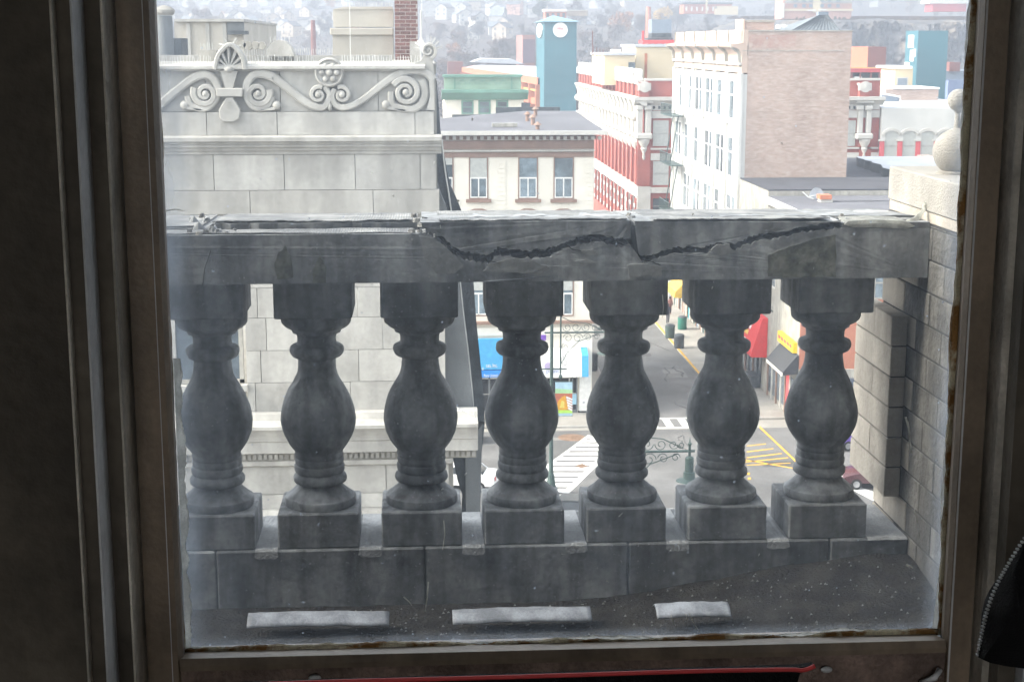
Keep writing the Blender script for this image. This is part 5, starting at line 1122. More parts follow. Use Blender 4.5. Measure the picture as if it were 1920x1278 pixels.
mst = MB(); a = onY(1111, 104, 191); b = onY(1111, 58, 191); mst.tube([(a[0], 191, a[1]), (b[0], 191, b[1])], .05, 4)
for k in range(4): a2_ = onY(1113+k*6, 104, 191); b2_2 = onY(1113+k*6, 86+k*2, 191); mst.tube([(a2_[0], 191, a2_[1]), (b2_2[0], 191, b2_2[1])], .04, 4)
tag(mst.build('aerial_mast', m_rust), 'thin reddish aerial mast at the corner of the cream stair house', 'aerial')
# ------------------------------------------------------------------ white building with red pilasters and arched windows
WR = 169.6
rw = thing('arcade_building', 'white building with bright red pilasters between arched windows at the right', 'building', (60, WR, 0))
x0_, x1_ = XX(1652, 250, WR), XX(1900, 250, WR)
MB().box(x0_, x1_, WR, WR+30, 0, ZZ(1700, 203, WR)).build('wall', m_white2, rw)
MB().box(x0_, x1_, WR+.4, WR+30, ZZ(1700, 203, WR), ZZ(1700, 201, WR)).build('roof', m_roofp, rw)
for k in range(6):
    px = 1660+k*34
    a, z1 = onY(px, 249, WR); b, z0 = onY(px+21, 297, WR); c = (a+b)/2; r_ = (b-a)/2
    ar = [(b, z0), (b, z1-r_*.35)]+[(c+r_*math.cos(t*math.pi/8), z1-r_*.35+r_*.45*math.sin(t*math.pi/8)) for t in range(1, 8)]+[(a, z1-r_*.35), (a, z0)]
    w = MB().prism(ar, 'y', WR-.04, WR-.001).build('arched_window', m_blind, rw)
    MB().box(a, b, WR-.07, WR-.041, (z0+z1)/2-.1, (z0+z1)/2).build('rail', m_limed, w)
    arc = [(c+(r_+.25)*math.cos(t*math.pi/10), z1-r_*.35+(r_*.45+.3)*math.sin(t*math.pi/10)) for t in range(11)]
    MB().ribbon(arc, .3, WR-.16, WR).build('arch_moulding', m_wtrim, rw)
    slab_px('red_pilaster', m_redp, rw, px-12, px-1.5, 265, 300, WR-.14, .13); slab_px('pilaster_cap', m_wtrim, rw, px-13, px-.8, 261.5, 265, WR-.2, .19)
# ------------------------------------------------------------------ mid distance
gb = thing('green_cornice_building', 'cream building topped by a verdigris green cornice and parapet', 'building', (12, 150, 0))
GYY = 150.0
slab_px('wall', m_cream, gb, 838, 982, 187, 640, GYY, 12)
slab_px('parapet', m_greenl, gb, 833, 977, 145, 168, GYY-.2, 1.0); slab_px('parapet_coping', m_green, gb, 830, 980, 140, 145, GYY-.5, 1.5)
MB().prism([(GYY-1.6, ZZ(900, 168, GYY)), (GYY-1.6, ZZ(900, 173, GYY)), (GYY-.4, ZZ(900, 187, GYY)), (GYY+.2, ZZ(900, 187, GYY)), (GYY+.2, ZZ(900, 168, GYY))], 'x', XX(828, 170, GYY), XX(989, 170, GYY)).build('cornice', m_green, gb)
for k in range(5):
    for q in range(5):
        px = 860+k*19+q*3; py = 148+(q-2)**2*1.6+2
        slab_px('lattice_ornament', m_green, gb, px, px+2, py-1.5, py+1.5, GYY-.28, .07)
slab_px('parapet_end_panel', m_green, gb, 851, 854, 146, 167, GYY-.27, .06); slab_px('parapet_end_panel', m_green, gb, 958, 961, 146, 167, GYY-.27, .06)
for a in (865, 897, 930): front_win(gb, a, a+23, 188, 214, GYY, m_green, m_glassd, fw=.16)
for a in (865, 897, 930): front_win(gb, a, a+23, 232, 262, GYY, m_green, m_glassd, fw=.16)
od = thing('parking_deck', 'orange brick parking deck with yellow railings behind the green cornice', 'building', (15, 230, 0))
def P2(px, Y): return (XX(px, 130, Y), Y)
fpA = [P2(866, 430), P2(1008, 300), (P2(1008, 300)[0]+30, 420), (P2(866, 430)[0]+5, 470)]
for z0, z1, m_ in ((16.9, 18.2, m_orange), (13.0, 14.2, m_orange), (9, 10.2, m_orange), (0, 6.6, m_orange)): MB().prism(fpA, 'z', z0, z1).build('deck_band', m_, od)
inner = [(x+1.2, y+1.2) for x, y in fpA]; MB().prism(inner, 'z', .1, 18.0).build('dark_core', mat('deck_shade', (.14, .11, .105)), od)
a0, a1 = Vector(fpA[0]), Vector(fpA[1])
for k in range(16):
    p = a0+(a1-a0)*(k/15.0)
    MB().box(p.x-.4, p.x+.8, p.y-.1, p.y+1.0, 0, 16.95).build('column', m_orange, od)
MB().prism(inner, 'z', 18.21, 18.25).build('roof', m_roofp, od)
for z in (15.6, 11.9): MB().prism([(a0.x-.1, a0.y-.3), (a1.x-.1, a1.y-.3), (a1.x, a1.y-.1), (a0.x, a0.y-.1)], 'z', z, z+.35).build('railing', m_yellow, od)
sl = MB().prism([(XX(885, 115, 480), ZZ(885, 117, 480)), (XX(905, 110, 480), ZZ(905, 110, 480)), (XX(960, 111, 480), ZZ(960, 111, 480)), (XX(985, 120, 480), ZZ(985, 121, 480))], 'y', 480, 500).build('pale_roof', m_roofp, od)
slab_px('stair_tower', m_rust, od, 840, 868, 116, 160, 432, 8)
bt = thing('brick_tower', 'plain red brown tower block with a lighter left side', 'building', (XX(980, 100, 340), 340, 0))
def tower(par, xl, xf, xr, y0, Y, ml, mf, depth_max=25):
    xa = XX(xf, y0, Y); Yb = min(onX(xl, y0, xa)[0], Y+depth_max) if xa > 0 else Y+10
    MB().box(xa, XX(xr, y0, Y), Y, Yb, 0, ZZ(xf, y0, Y)).build('wall', mf, par)
    return xa, Yb
tower(bt, 957, 980, 1003, 66, 480, m_rust, mat('lit_pink_brown_wall', (.30, .16, .14), rough=.9, var=.1, scale=.2, bump=0), 30)
slab_px('dark_front', mat('shaded_plum_front', (.13, .085, .11), rough=.9, var=.1, scale=.2, bump=0), bt, 980.2, 1003, 74, 118, 479.8, .2)  # front coloured darker than the wall to stand for its shaded side
tt = thing('clock_tower', 'tall teal tower with hipped roof and round white badge lettered in red', 'tower', (XX(1050, 100, 290), 290, 0))
TYY = 290.0; xa = XX(1020.5, 100, TYY); xb = XX(1081, 100, TYY); Yb = TYY+19
ztop = ZZ(1050, 41, TYY)
MB().box(xa, xb, TYY, Yb, 0, ztop).build('shaft', m_teal, tt)
MB().box(xa-.03, xb+.03, TYY-.06, Yb+.03, ZZ(1050, 71.5, TYY), ZZ(1050, 71, TYY)).build('panel_joint', m_slate, tt)
for py_ in (88, 106, 124, 142, 160, 178): MB().box(xa-.02, xb+.02, TYY-.02, Yb+.02, ZZ(1050, py_+.35, TYY), ZZ(1050, py_, TYY)).build('panel_joint', mat('teal_joint', (.045, .12, .15)), tt)
ax_, azz = XX(1043, 30, TYY+8), ZZ(1043, 29, TYY+8)
MB().add([(xa-.6, TYY-.6, ztop), (xb+.6, TYY-.6, ztop), (xb+.6, Yb+.6, ztop), (xa-.6, Yb+.6, ztop), ((xa+xb)/2-.6, TYY+9, azz)], [(0, 1, 4), (1, 2, 4), (2, 3, 4), (3, 0, 4), (3, 2, 1, 0)]).build('roof', m_teall, tt)
cx_, cz_ = onY(1050.5, 56.5, TYY); R0 = 13.6*TYY/FPX
bd = MB().lathe([(.0001, 0), (R0, 0), (R0, .25), (R0*.9, .3), (R0*.88, .22), (.0001, .22)], (0, 0, 0), 32); bd.v = [(cx_+v[0], TYY-v[2], cz_+v[1]) for v in bd.v]; bd = bd.build('badge', m_wt, tt)
text('badge_letters', 'PPA', m_redp, bd, cx_, TYY-.26, cz_-.05, .72); text('badge_letters', '— — —', m_bluegrey, bd, cx_, TYY-.26, cz_-.55, .3)
Ym = TYY+9.5; bd2 = MB().lathe([(.0001, 0), (R0, 0), (R0, .25), (.0001, .25)], (0, 0, 0), 32); bd2.v = [(xa-v[2], Ym+v[0]*4.2, cz_+v[1]) for v in bd2.v]; bd2.build('badge', m_wt, tt)
t2 = thing('teal_tower', 'plain teal stair tower with white window strips on its left side', 'tower', (XX(1745, 100, 280), 280, 0))
Y_ = 280.0; xa = XX(1720, 100, Y_); xb = XX(1776, 100, Y_); Yb = onX(1697, 100, xa)[0]
MB().box(xa, xb, Y_, Yb, 0, ZZ(1740, 58, Y_)).build('shaft', m_teal, t2)
for (fa, fb, ya, yb) in ((.30, .75, 66, 90), (.25, .55, 94, 115), (.55, .95, 117, 128)):
    y0 = Y_+(Yb-Y_)*fa; y1 = Y_+(Yb-Y_)*fb; MB().box(xa-.1, xa-.001, y0, y1, ZZ(1710, yb, Y_+5), ZZ(1710, ya, Y_+5)).build('window_strip', m_white, t2)
MB().box(xa-.1, xa-.001, Y_+.8, Y_+1.8, ZZ(1710, 107, Y_), ZZ(1710, 92, Y_)).build('window_strip', m_white, t2)
bx_ = thing('brown_block', 'red brown windowless block above the yellow lined parking deck', 'building', (XX(1640, 110, 265), 265, 0))
xa = XX(1627, 100, 265); xb = XX(1661, 100, 265); MB().box(xa, xb, 265, onX(1596, 100, xa)[0], 0, ZZ(1640, 88, 265)).build('wall', m_orange, bx_); MB().box(xa+.02, xb, 264.9, 265, 0, ZZ(1640, 88, 265)).build('front', m_rust, bx_)
d2 = thing('parking_deck', 'red banded parking deck with a yellow rail at the foot of the cliff', 'building', (XX(1620, 140, 240), 240, 0))
slab_px('deck_band', m_redp, d2, 1560, 1652, 129, 136, 240, 16); slab_px('railing', m_yellow, d2, 1560, 1652, 126.5, 128.5, 239.8, .3); slab_px('dark_level', m_dark, d2, 1560, 1652, 136, 152, 241, 14); slab_px('deck_band', m_rust, d2, 1560, 1652, 152, 300, 240, 16)
for px in (1596, 1612, 1632, 1648): slab_px('column', m_rust, d2, px, px+3, 136, 152, 240, .5)
slab_px('parked_van', m_white, d2, 1602, 1616, 144, 153, 240.2, .5)
cbx = thing('cream_block', 'cream rooftop block with one grey window beside the teal tower', 'building', (XX(1690, 150, 200), 200, 0))
xa = XX(1678, 150, 200); MB().box(xa, XX(1711, 150, 200), 200, onX(1651, 150, xa)[0], 0, ZZ(1690, 128, 200)).build('wall', m_ycream, cbx); slab_px('window', m_bluegrey, cbx, 1683, 1701, 147, 162, 199.9, .06); slab_px('frame', m_wtrim, cbx, 1681, 1703, 145, 164, 199.95, .03)
slab_px('cap', m_white, cbx, 1676, 1711, 124, 129, 199.5, 8)
bw_ = thing('brick_wing', 'dull red brick rooftop wing with a slanted blue grey skylight', 'building', (XX(1700, 180, 190), 190, 0))
slab_px('wall', m_tanb, bw_, 1655, 1760, 168, 300, 190, 9); slab_px('coping', m_white, bw_, 1675, 1762, 164, 167.5, 189.8, 9)
sk = [onY(x, y, 186) for x, y in ((1652, 200), (1654, 178), (1686, 183), (1686, 200))]; MB().prism(sk, 'y', 186, 189).build('skylight', m_bluegrey, bw_); MB().tube([(XX(1652, 175, 185.9), 185.9, ZZ(1652, 175, 185.9)), (XX(1688, 182, 185.9), 185.9, ZZ(1688, 182, 185.9)), (XX(1688, 197, 185.9), 185.9, ZZ(1688, 197, 185.9))], .12, 4).build('skylight_frame', m_white, bw_)
bb = thing('blue_building', 'blue and grey rear building right of the second teal tower', 'building', (XX(1800, 150, 300), 300, 0))
slab_px('wall', mat('dusty_blue', (.17, .22, .36), rough=.8, var=.05, scale=.2), bb, 1770, 1900, 150, 300, 300, 20); slab_px('upper_wall', m_bluegrey, bb, 1772, 1900, 133, 150, 301, 18)
slab_px('penthouse', m_rust, bb, 1780, 1801, 117, 134, 300, 6)
# ------------------------------------------------------------------ street things
# lamp with scrolled bracket
LH = 9.25
def lamp(px, py, label):
    x0, y0 = onZ(px, py, 0) if py else px
    L = thing('street_lamp', label, 'street lamp', (x0, y0, 0), 'ornate iron street lamps round the crossing')
    MB().lathe([(.38, 0), (.38, .3), (.26, .5), (.2, 1.0), (.13, 1.3), (.10, 4), (.09, LH+.6), (.03, LH+1.2)], (x0, y0, 0), 12).build('post', m_steel, L, smooth='auto')
    a = MB().tube([(x0-.4, y0, LH), (x0+3.25, y0, LH)], .055, 6).tube([(x0-.9, y0, LH-2.05), (x0+.85, y0, LH-2.05)], .045, 6).tube([(x0+.5, y0, LH+1.0), (x0+.5, y0, LH-2.3)], .05, 6)
    a.build('bracket', m_steel, L)
    MB().lathe([(.0, 0), (.12, .2), (.0, .42)], (x0+.5, y0, LH-2.7), 8).lathe([(.0, 0), (.09, .15), (0, .35)], (x0+.5, y0, LH+1.0), 8).build('drop_finial', m_steel, L)
    sc = MB()
    def curl(cx, cz, r, a0, d, turns=1.25): sc.tube([(x, y0, z) for x, z in spiral(cx, cz, r, turns, a0, d, 18, .3)], .016, 4)
    for (cx, cz, r, a0, d) in ((.85, .28, .24, 3, 1), (1.35, .30, .26, 0, -1), (1.9, .28, .24, 3, 1), (2.4, .27, .2, 0, -1), (2.7, .25, .15, 3, 1), (.9, -.3, .26, 3, -1), (1.45, -.32, .28, 0, 1), (2.0, -.28, .22, 3, -1), (2.5, -.25, .18, 0, 1), (.75, -.8, .2, 2, 1), (.85, -1.25, .24, 4, -1), (.75, -1.7, .2, 1, 1)):
        curl(x0+cx, LH+cz, r, a0, d)
    sc.tube([(x0+.5, y0, LH-1.8), (x0+.9, y0, LH-1.1), (x0+1.5, y0, LH-.5), (x0+2.6, y0, LH-.1)], .02, 4)
    sc.tube([(x0+.5, y0, LH+.9), (x0+1.1, y0, LH+.62), (x0+2.0, y0, LH+.5), (x0+2.8, y0, LH+.1)], .02, 4)
    sc.build('scrollwork', m_steel, L)
    hx = x0+3.05
    h = MB().lathe([(.0001, .6), (.03, .35), (.09, .3), (.05, .22), (.05, -.2), (.12, -.22), (.17, -.28), (.17, -.3), (.17, -.84), (.23, -.85), (.23, -1.1), (.24, -1.12), (.50, -1.19), (.52, -1.22), (.3, -1.25), (.0001, -1.25)], (hx, y0, LH), 20).build('lamp_head', m_steel, L, smooth='auto')
    MB().lathe([(.25, 0), (.22, -.1), (.0001, -.14)], (hx, y0, LH-1.23), 16).build('lens', m_white, h)
    return L
l1 = lamp(1033, 925, 'ornate iron street lamp standing by the zebra crossing with a colourful banner')
k_ = kids(l1)
# banner
bn = thing('street_banner', 'colourful printed banner with blue sky, orange swirl and white bars hanging from the lamp post', 'banner', (*onZ(1055, 925, 0), 0))
bn.location.y = l1.location.y; bn['_o'] = [bn.location.x, l1.location.y, 0]; YB_ = l1.location.y-.02
def cloth(name, m, pts, dy=0, par=bn): return MB().prism([onY(x, y, YB_) for x, y in pts], 'y', YB_-.03-dy, YB_-.0-dy if dy == 0 else YB_-.03-dy+.005).build(name, m, par)
cb0 = cloth('cloth', flat('banner_sky', (.42, .60, .72)), ((1041, 716), (1073, 716), (1073, 779), (1041, 779)))
cloth('green_band', flat('banner_green', (.40, .62, .35)), ((1041, 728), (1073, 730), (1073, 737), (1041, 737)), .006)
cloth('red_field', flat('banner_red', (.50, .16, .10)), ((1041, 737), (1073, 737), (1073, 768), (1041, 768)), .006)
cloth('orange_swirl', flat('banner_orange', (.70, .36, .05)), ((1043, 766), (1046, 752), (1054, 743), (1060, 741), (1062, 750), (1066, 765), (1058, 768), (1048, 768)), .012)
cloth('yellow_swirl', flat('banner_yellow', (.75, .62, .15)), ((1049, 764), (1053, 750), (1058, 752), (1058, 764)), .018)
for k in range(5): cloth('white_bar', m_wt, ((1062+k*.8, 742+k*5), (1073, 747+k*5), (1073, 750+k*5), (1061+k*.8, 745.5+k*5)), .018)
cloth('lime_band', flat('banner_lime', (.45, .72, .12)), ((1041, 768), (1073, 768), (1073, 774), (1041, 774)), .006)
for y_ in (715, 779): a = onY(1034, y_, YB_); b = onY(1074, y_, YB_); MB().tube([(a[0], YB_, a[1]), (b[0], YB_, b[1])], .025, 5).build('banner_arm', m_steel, bn)
x, y = None, None
Y2_ = (CAM_H-LH)/math.tan(PITCH+math.atan((852-639)/FPX)); hx = XX(1293, 852, Y2_)
tr = {o.name: kids(o) for o in bpy.data.objects if o == l1 or o.parent == l1 or (o.parent and o.parent.parent == l1)}
dup(l1, (hx-3.05, Y2_, 0), 'ornate iron street lamp whose scrolled arm and disc shade show between the right hand balusters', tree=tr)
# litter bins
def bin_(px, py, label, m, r=.33, h=1.05):
    x, y = onZ(px, py, .13); b = thing('litter_bin', label, 'bin', (x, y, .13), 'litter bins along the kerb')
    MB().lathe([(r*.9, 0), (r, .05), (r, h-.12), (r*1.06, h-.1), (r*1.06, h)], (x, y, .13), 12).build('barrel', m, b, smooth='auto')
    MB().lathe([(r*1.0, h), (r*.9, h+.1), (r*.5, h+.16), (.0001, h+.16)], (x, y, .13), 12).build('lid', m_slate, b, smooth='auto')
bin_(1256, 633, 'dark litter bin on the pavement in front of the walking person', m_steel, .42); bin_(1273, 652, 'dark litter bin nearest to the yellow kerb', m_slate, .42); bin_(1279, 617, 'green litter bin beside the shop doors', flat('bin_green', (.03, .16, .12)), .4)
bin_(1111, 694, 'dark bin with a round top at the corner of the white shop', m_slate, .4, 1.2)
# person
def person(px, py, label, coat, h=1.72, yaw=.5):
    x, y = onZ(px, py, .13); p = thing('person', label, 'person', (x, y, .13))
    def skin(name, pts, edges, rad, m, par):
        me = bpy.data.meshes.new(name); me.from_pydata([Vector(q) for q in pts], edges, []); o = bpy.data.objects.new(name, me); col.objects.link(o); o.parent = par; o['_o'] = list(org(p))
        md = o.modifiers.new('s', 'SKIN'); sd = me.skin_vertices[0].data
        for i, r_ in enumerate(rad): sd[i].radius = (r_, r_); sd[i].use_root = (i == 0)
        o.modifiers.new('ss', 'SUBSURF').levels = 1; o.modifiers['ss'].render_levels = 1; me.materials.append(m); return o
    k = h/1.72
    B = [(0, 0, .95), (0, 0, 1.2), (0, 0, 1.42), (0, 0, 1.52), (0, -.01, 1.63), (-.17, 0, 1.40), (-.23, .05, 1.12), (-.22, -.08, .88), (.17, 0, 1.40), (.23, -.05, 1.12), (.22, .1, .9), (-.09, -.03, .9), (-.10, -.16, .5), (-.10, -.12, .08), (-.10, -.22, .04), (.09, .03, .9), (.10, .06, .5), (.10, .25, .1), (.10, .17, .04)]
    E_ = [(0, 1), (1, 2), (2, 3), (3, 4), (2, 5), (5, 6), (6, 7), (2, 8), (8, 9), (9, 10), (0, 11), (11, 12), (12, 13), (13, 14), (0, 15), (15, 16), (16, 17), (17, 18)]
    rd = [.15, .14, .15, .055, .095, .07, .055, .04, .07, .055, .04, .09, .07, .05, .045, .09, .07, .05, .045]
    o = skin('body', [(a*k, b*k, c*k) for a, b, c in B], E_, [q*k for q in rd], coat, p)
    MB().ball((x, y+.02, .13+1.68*k), .115*k, 12, 8).build('hair', flat('dark_hair', (.03, .02, .015)), p, smooth=True)
    p.rotation_euler.z = yaw; 
    for c in kids(p):
        if c.name.startswith('hair'): pass
    return p
m_coat = flat('dark_coat', (.03, .03, .045), rough=.9)
person(1252, 606, 'person in a long dark coat walking on the right hand pavement', m_coat, 1.78, 0)
person(1256, 590, 'person in a reddish top further down the right hand pavement', flat('dusty_red_top', (.22, .10, .09), rough=.9), 1.65, 0)
# cars
m_tyre = flat('tyre_rubber', (.02, .02, .02), rough=.9); m_rim = flat('wheel_rim', (.4, .4, .42), rough=.3, metal=.8); m_cg = glassy('car_glass', (.03, .035, .04), .05); m_tail = flat('tail_light_red', (.45, .02, .02)); m_hl = flat('headlight_lens', (.6, .6, .6), rough=.1)
def car(name, x, y, rz, m, label, van=False, L=4.5, W=1.8, H=1.42):
    c = thing(name, label, 'van' if van else 'car', (x, y, .005))
    if van: H = 2.0; prof = [(-L/2, .35), (-L/2+.05, 1.9), (-L/2+.2, H), (L/2-1.3, H), (L/2-.55, 1.25), (L/2-.05, 1.0), (L/2, .4)]
    else: prof = [(-L/2, .38), (-L/2+.02, .85), (-L/2+.12, .95), (-L/2+.75, 1.0), (L/2-1.25, .98), (L/2-.35, .82), (L/2-.05, .68), (L/2, .38)]
    xs_ = smooth_path(prof, 4); mb = MB(); n = len(xs_); secs = [(-1, .0), (-.97, .0), (-.9, .02), (.9, .02), (.97, 0), (1, 0)]
    mb2 = MB(); vs_ = []
    for sgn, ins in ((-1, .03), (-.93, 0), (.93, 0), (1, .03)):
        for q in xs_: vs_.append((x+q[0]*(1-ins*.5), y+sgn*W/2, .005+q[1]-(ins if q[1] > .5 else 0)))
    fs = [(s_*n+i, s_*n+i+1, (s_+1)*n+i+1, (s_+1)*n+i) for s_ in range(3) for i in range(n-1)]+[(s_*n+n-1, s_*n, (s_+1)*n, (s_+1)*n+n-1) for s_ in range(3)]+[tuple(range(n)), tuple(range(4*n-1, 3*n-1, -1))]
    mb2.add(vs_, fs); mb2.build('body', m, c, smooth='auto', bevel=.0)
    if not van:
        z0 = .97; t = .16
        rp = [(-L/2+.65, z0), (-L/2+1.15, H), (L/2-2.0, H), (L/2-1.15, z0)]
        def cab(ins, zt, name, m_, grow=0):
            q = [(-W/2+.06, W/2-.06), (-W/2+.2, W/2-.2)]
            v = [(x+rp[0][0], y+q[0][0], z0), (x+rp[0][0], y+q[0][1], z0), (x+rp[3][0], y+q[0][1], z0), (x+rp[3][0], y+q[0][0], z0), (x+rp[1][0], y+q[1][0], zt), (x+rp[1][0], y+q[1][1], zt), (x+rp[2][0], y+q[1][1], zt), (x+rp[2][0], y+q[1][0], zt)]
            return MB().add(v, [(3, 2, 1, 0), (4, 5, 6, 7), (0, 1, 5, 4), (1, 2, 6, 5), (2, 3, 7, 6), (3, 0, 4, 7)]).build(name, m_, c, bevel=.03)
        cab(0, H-.03, 'windows', m_cg); MB().box(x+rp[1][0]-.02, x+rp[2][0]+.02, y-W/2+.18, y+W/2-.18, H-.035, H+.015).build('roof', m, c, bevel=.02)
        pl = MB()
        for sg in (-1, 1):
            for (xa, xb) in ((rp[0][0], rp[1][0]), (rp[3][0], rp[2][0]), (-.15, -.15)): pl.tube([(x+xa, y+sg*(W/2-.05), z0), (x+xb, y+sg*(W/2-.19), H-.01)], .04, 4)
        pl.build('pillars', m, c)
    else:
        MB().box(x-L/2-.01, x-L/2+.04, y-W/2+.2, y+W/2-.2, 1.15, 1.7).build('rear_window', m_cg, c); MB().box(x-.2, x+L/2-1.35, y-W/2-.01, y+W/2+.01, 1.15, 1.75).build('side_windows', m_cg, c)
        MB().prism([(x+L/2-1.26, 1.93), (x+L/2-.58, 1.28), (x+L/2-.54, 1.3), (x+L/2-1.2, 1.96)], 'y', y-W/2+.15, y+W/2-.15).build('windscreen', m_cg, c)
    for sx in (-L/2+.85, L/2-.85):
        for sg in (-1, 1):
            w_ = MB().lathe([(.0001, 0), (.30, 0), (.32, .03), (.32, .19), (.30, .22), (.0001, .22)], (0, 0, 0), 18); w_.v = [(x+sx+v[0], y+sg*(W/2-.2)+sg*v[2], .325+v[1]) for v in w_.v]; wh = w_.build('wheel', m_tyre, c)
            w_ = MB().lathe([(.0001, 0), (.19, 0), (.19, .02), (.0001, .03)], (0, 0, 0), 14); w_.v = [(x+sx+v[0], y+sg*(W/2+.02)+sg*v[2], .325+v[1]) for v in w_.v]; w_.build('rim', m_rim, wh)
    for sg in (-1, 1):
        MB().box(x-L/2-.015, x-L/2+.06, y+sg*(W/2-.38)-.16, y+sg*(W/2-.38)+.16, .66, .84).build('tail_light', m_tail, c); MB().box(x+L/2-.12, x+L/2-.01, y+sg*(W/2-.35)-.18, y+sg*(W/2-.35)+.18, .60, .74).build('headlight', m_hl, c)
    MB().box(x-L/2-.03, x-L/2+.08, y-W/2+.1, y+W/2-.1, .36, .52).box(x+L/2-.08, x+L/2+.03, y-W/2+.1, y+W/2-.1, .36, .52).build('bumper', m, c, bevel=.02)
    MB().box(x-L/2-.035, x-L/2-.02, y-.22, y+.22, .54, .66).build('number_plate', m_wt, c)
    c.rotation_euler.z = rz; return c
m_cw = mat('white_car_paint', (.72, .72, .72), rough=.25, var=.03, scale=1, bump=0, spec=.5); m_cd = mat('dark_grey_car_paint', (.06, .065, .07), rough=.2, var=.05, scale=1, bump=0, spec=.6)
g = onZ(899, 921, 0); car('parked_car', g[0]-1.2, g[1]+.9, math.radians(168), m_cw, 'white car with a red tail light, seen just right of the stone building')
g = onZ(902, 826, 0); car('parked_car', g[0]-2.2, g[1], math.radians(180), m_cw, 'white car further back at the far kerb, mostly hidden')
g = onZ(1078, 1000, 0); car('parked_car', g[0]+.2, g[1]+2.2, math.radians(80), m_cd, 'dark grey car below the middle balusters in front of the zebra crossing')
g = onZ(1588, 905, 0); car('parked_car', g[0]+1.6, g[1]-.6, math.radians(176), mat('maroon_car_paint', (.08, .03, .035), rough=.25, var=.05, scale=1, bump=0, spec=.5), 'dark maroon car beside the crossing at the right')
g = onZ(1592, 845, 0); car('parked_van', g[0]+1.4, g[1]+1.0, math.radians(184), mat('purple_van_paint', (.13, .07, .36), rough=.3, var=.04, scale=1, bump=0, spec=.5), 'bright purple van parked at the corner on the right', van=True, W=1.9, L=4.8)
# ------------------------------------------------------------------ hillside
def terr(x, y):
    pts = [(0, 0), (262, 0), (430, 2.5), (600, 7), (900, 21), (1300, 44), (1800, 84), (2500, 165), (3300, 235), (4200, 250)]
    for (a, b), (c, d) in zip(pts[:-1], pts[1:]):
        if y <= c:
            t = (y-a)/(c-a); t = t*t*(3-2*t)*.35+t*.65; z = b+(d-b)*t; break
    else: z = 250
    f = max(0, min(1, (y-400)/700)); return z+f*(4*math.sin(x*.011+1)+3*math.sin(x*.023+y*.006)+5*math.sin(y*.007+x*.004))*(.4+.6*f)
m_hill = mat('autumn_hillside', (.055, .042, .040), rough=1, var=.3, scale=.012, bump=0, c2=(.08, .066, .05), fine=.15)
mb = MB(); nx, ny = 110, 120; ys_ = [262+(4200-262)*(j/ny)**1.6 for j in range(ny+1)]
mb.add([((-1+2*i/nx)*(260+.62*y), y, terr((-1+2*i/nx)*(260+.62*y), y)-.02) for y in ys_ for i in range(nx+1)], [(j*(nx+1)+i, j*(nx+1)+i+1, (j+1)*(nx+1)+i+1, (j+1)*(nx+1)+i) for j in range(ny) for i in range(nx)])
struct(mb.build('hillside', m_hill, smooth=True))
# cliff
m_cliff = mat('grey_cliff_rock', (.09, .088, .09), rough=1, var=.35, scale=.07, bump=.5, c2=(.24, .20, .155), streak=.4, fine=.6, mixlo=.5, mixhi=.66)
CYY = 620.0; xa, xb = XX(1480, 70, CYY), XX(2050, 70, CYY); mb = MB(); nx, nz = 260, 34; vs_ = []
for i in range(nx+1):
    x = xa+(xb-xa)*i/nx; t = i/nx; top = ZZ(1650, 37, CYY)-6*max(0, (.12-t)/.12)+2.2*noise.noise(Vector((x*.05, 3, 0)))+.6*noise.noise(Vector((x*.4, 3, 0)))
    for k in range(nz+1):
        z = 2+(top-2)*k/nz; q = Vector((x*.06, z*.05, 1)); d = noise.fractal(q, .6, 2.1, 6)*7+abs(noise.noise(Vector((x*.22, z*.03, 5))))*4+noise.noise(Vector((x*.6, z*.25, 9)))*1.2
        vs_.append((x, CYY+k*.35-d+(6 if k == nz else 0), z))
mb.add(vs_, [(i*(nz+1)+k, (i+1)*(nz+1)+k, (i+1)*(nz+1)+k+1, i*(nz+1)+k+1) for i in range(nx) for k in range(nz)])
k0 = len(mb.v); mb.add([(vs_[i*(nz+1)+nz][0], CYY+170, vs_[i*(nz+1)+nz][2]+3) for i in range(nx+1)], []); mb.f += [(i*(nz+1)+nz, (i+1)*(nz+1)+nz, k0+i+1, k0+i) for i in range(nx)]
struct(mb.build('cliff', m_cliff))
# houses
m_hw = mat('white_siding', (.38, .37, .35), rough=.9, var=.05, scale=.3, bump=0); m_hr = mat('house_roof_shingle', (.09, .09, .10), rough=.95, var=.2, scale=.4, bump=0)
m_hb = mat('tan_siding', (.40, .33, .26), rough=.9, var=.05, scale=.3, bump=0); m_hp = mat('pinkish_siding', (.48, .28, .22), rough=.9, var=.05, scale=.3, bump=0); m_hr2 = mat('pale_roof_shingle', (.17, .19, .22), rough=.9, var=.1, scale=.4, bump=0)
def house(label, mw, mr, w, d, h, grp, x=0, y=0):
    z = 0; t = thing('house', label, 'house', (x, y, z), grp)
    MB().box(x-w/2, x+w/2, y-d/2, y+d/2, z-4, z+h).prism([(x-w/2, z+h), (x+w/2, z+h), (x, z+h+w*.32)], 'y', y-d/2+.01, y+d/2-.01).build('wall', mw, t)
    MB().prism([(x-w/2-.5, z+h-.3), (x, z+h+w*.32+.1), (x, z+h+w*.32+.45), (x-w/2-.5, z+h+.1)], 'y', y-d/2-.4, y+d/2+.4).prism([(x+w/2+.5, z+h-.3), (x, z+h+w*.32+.1), (x, z+h+w*.32+.45), (x+w/2+.5, z+h+.1)], 'y', y-d/2-.4, y+d/2+.4).build('roof', mr, t)
    for fx_ in (-.28, .28):
        for fz in (1.4, 4.4):
            if fz+1.5 < h: MB().box(x+fx_*w-.6, x+fx_*w+.6, y-d/2-.06, y-d/2, z+fz, z+fz+1.5).build('window', m_glassd, t)
    return t
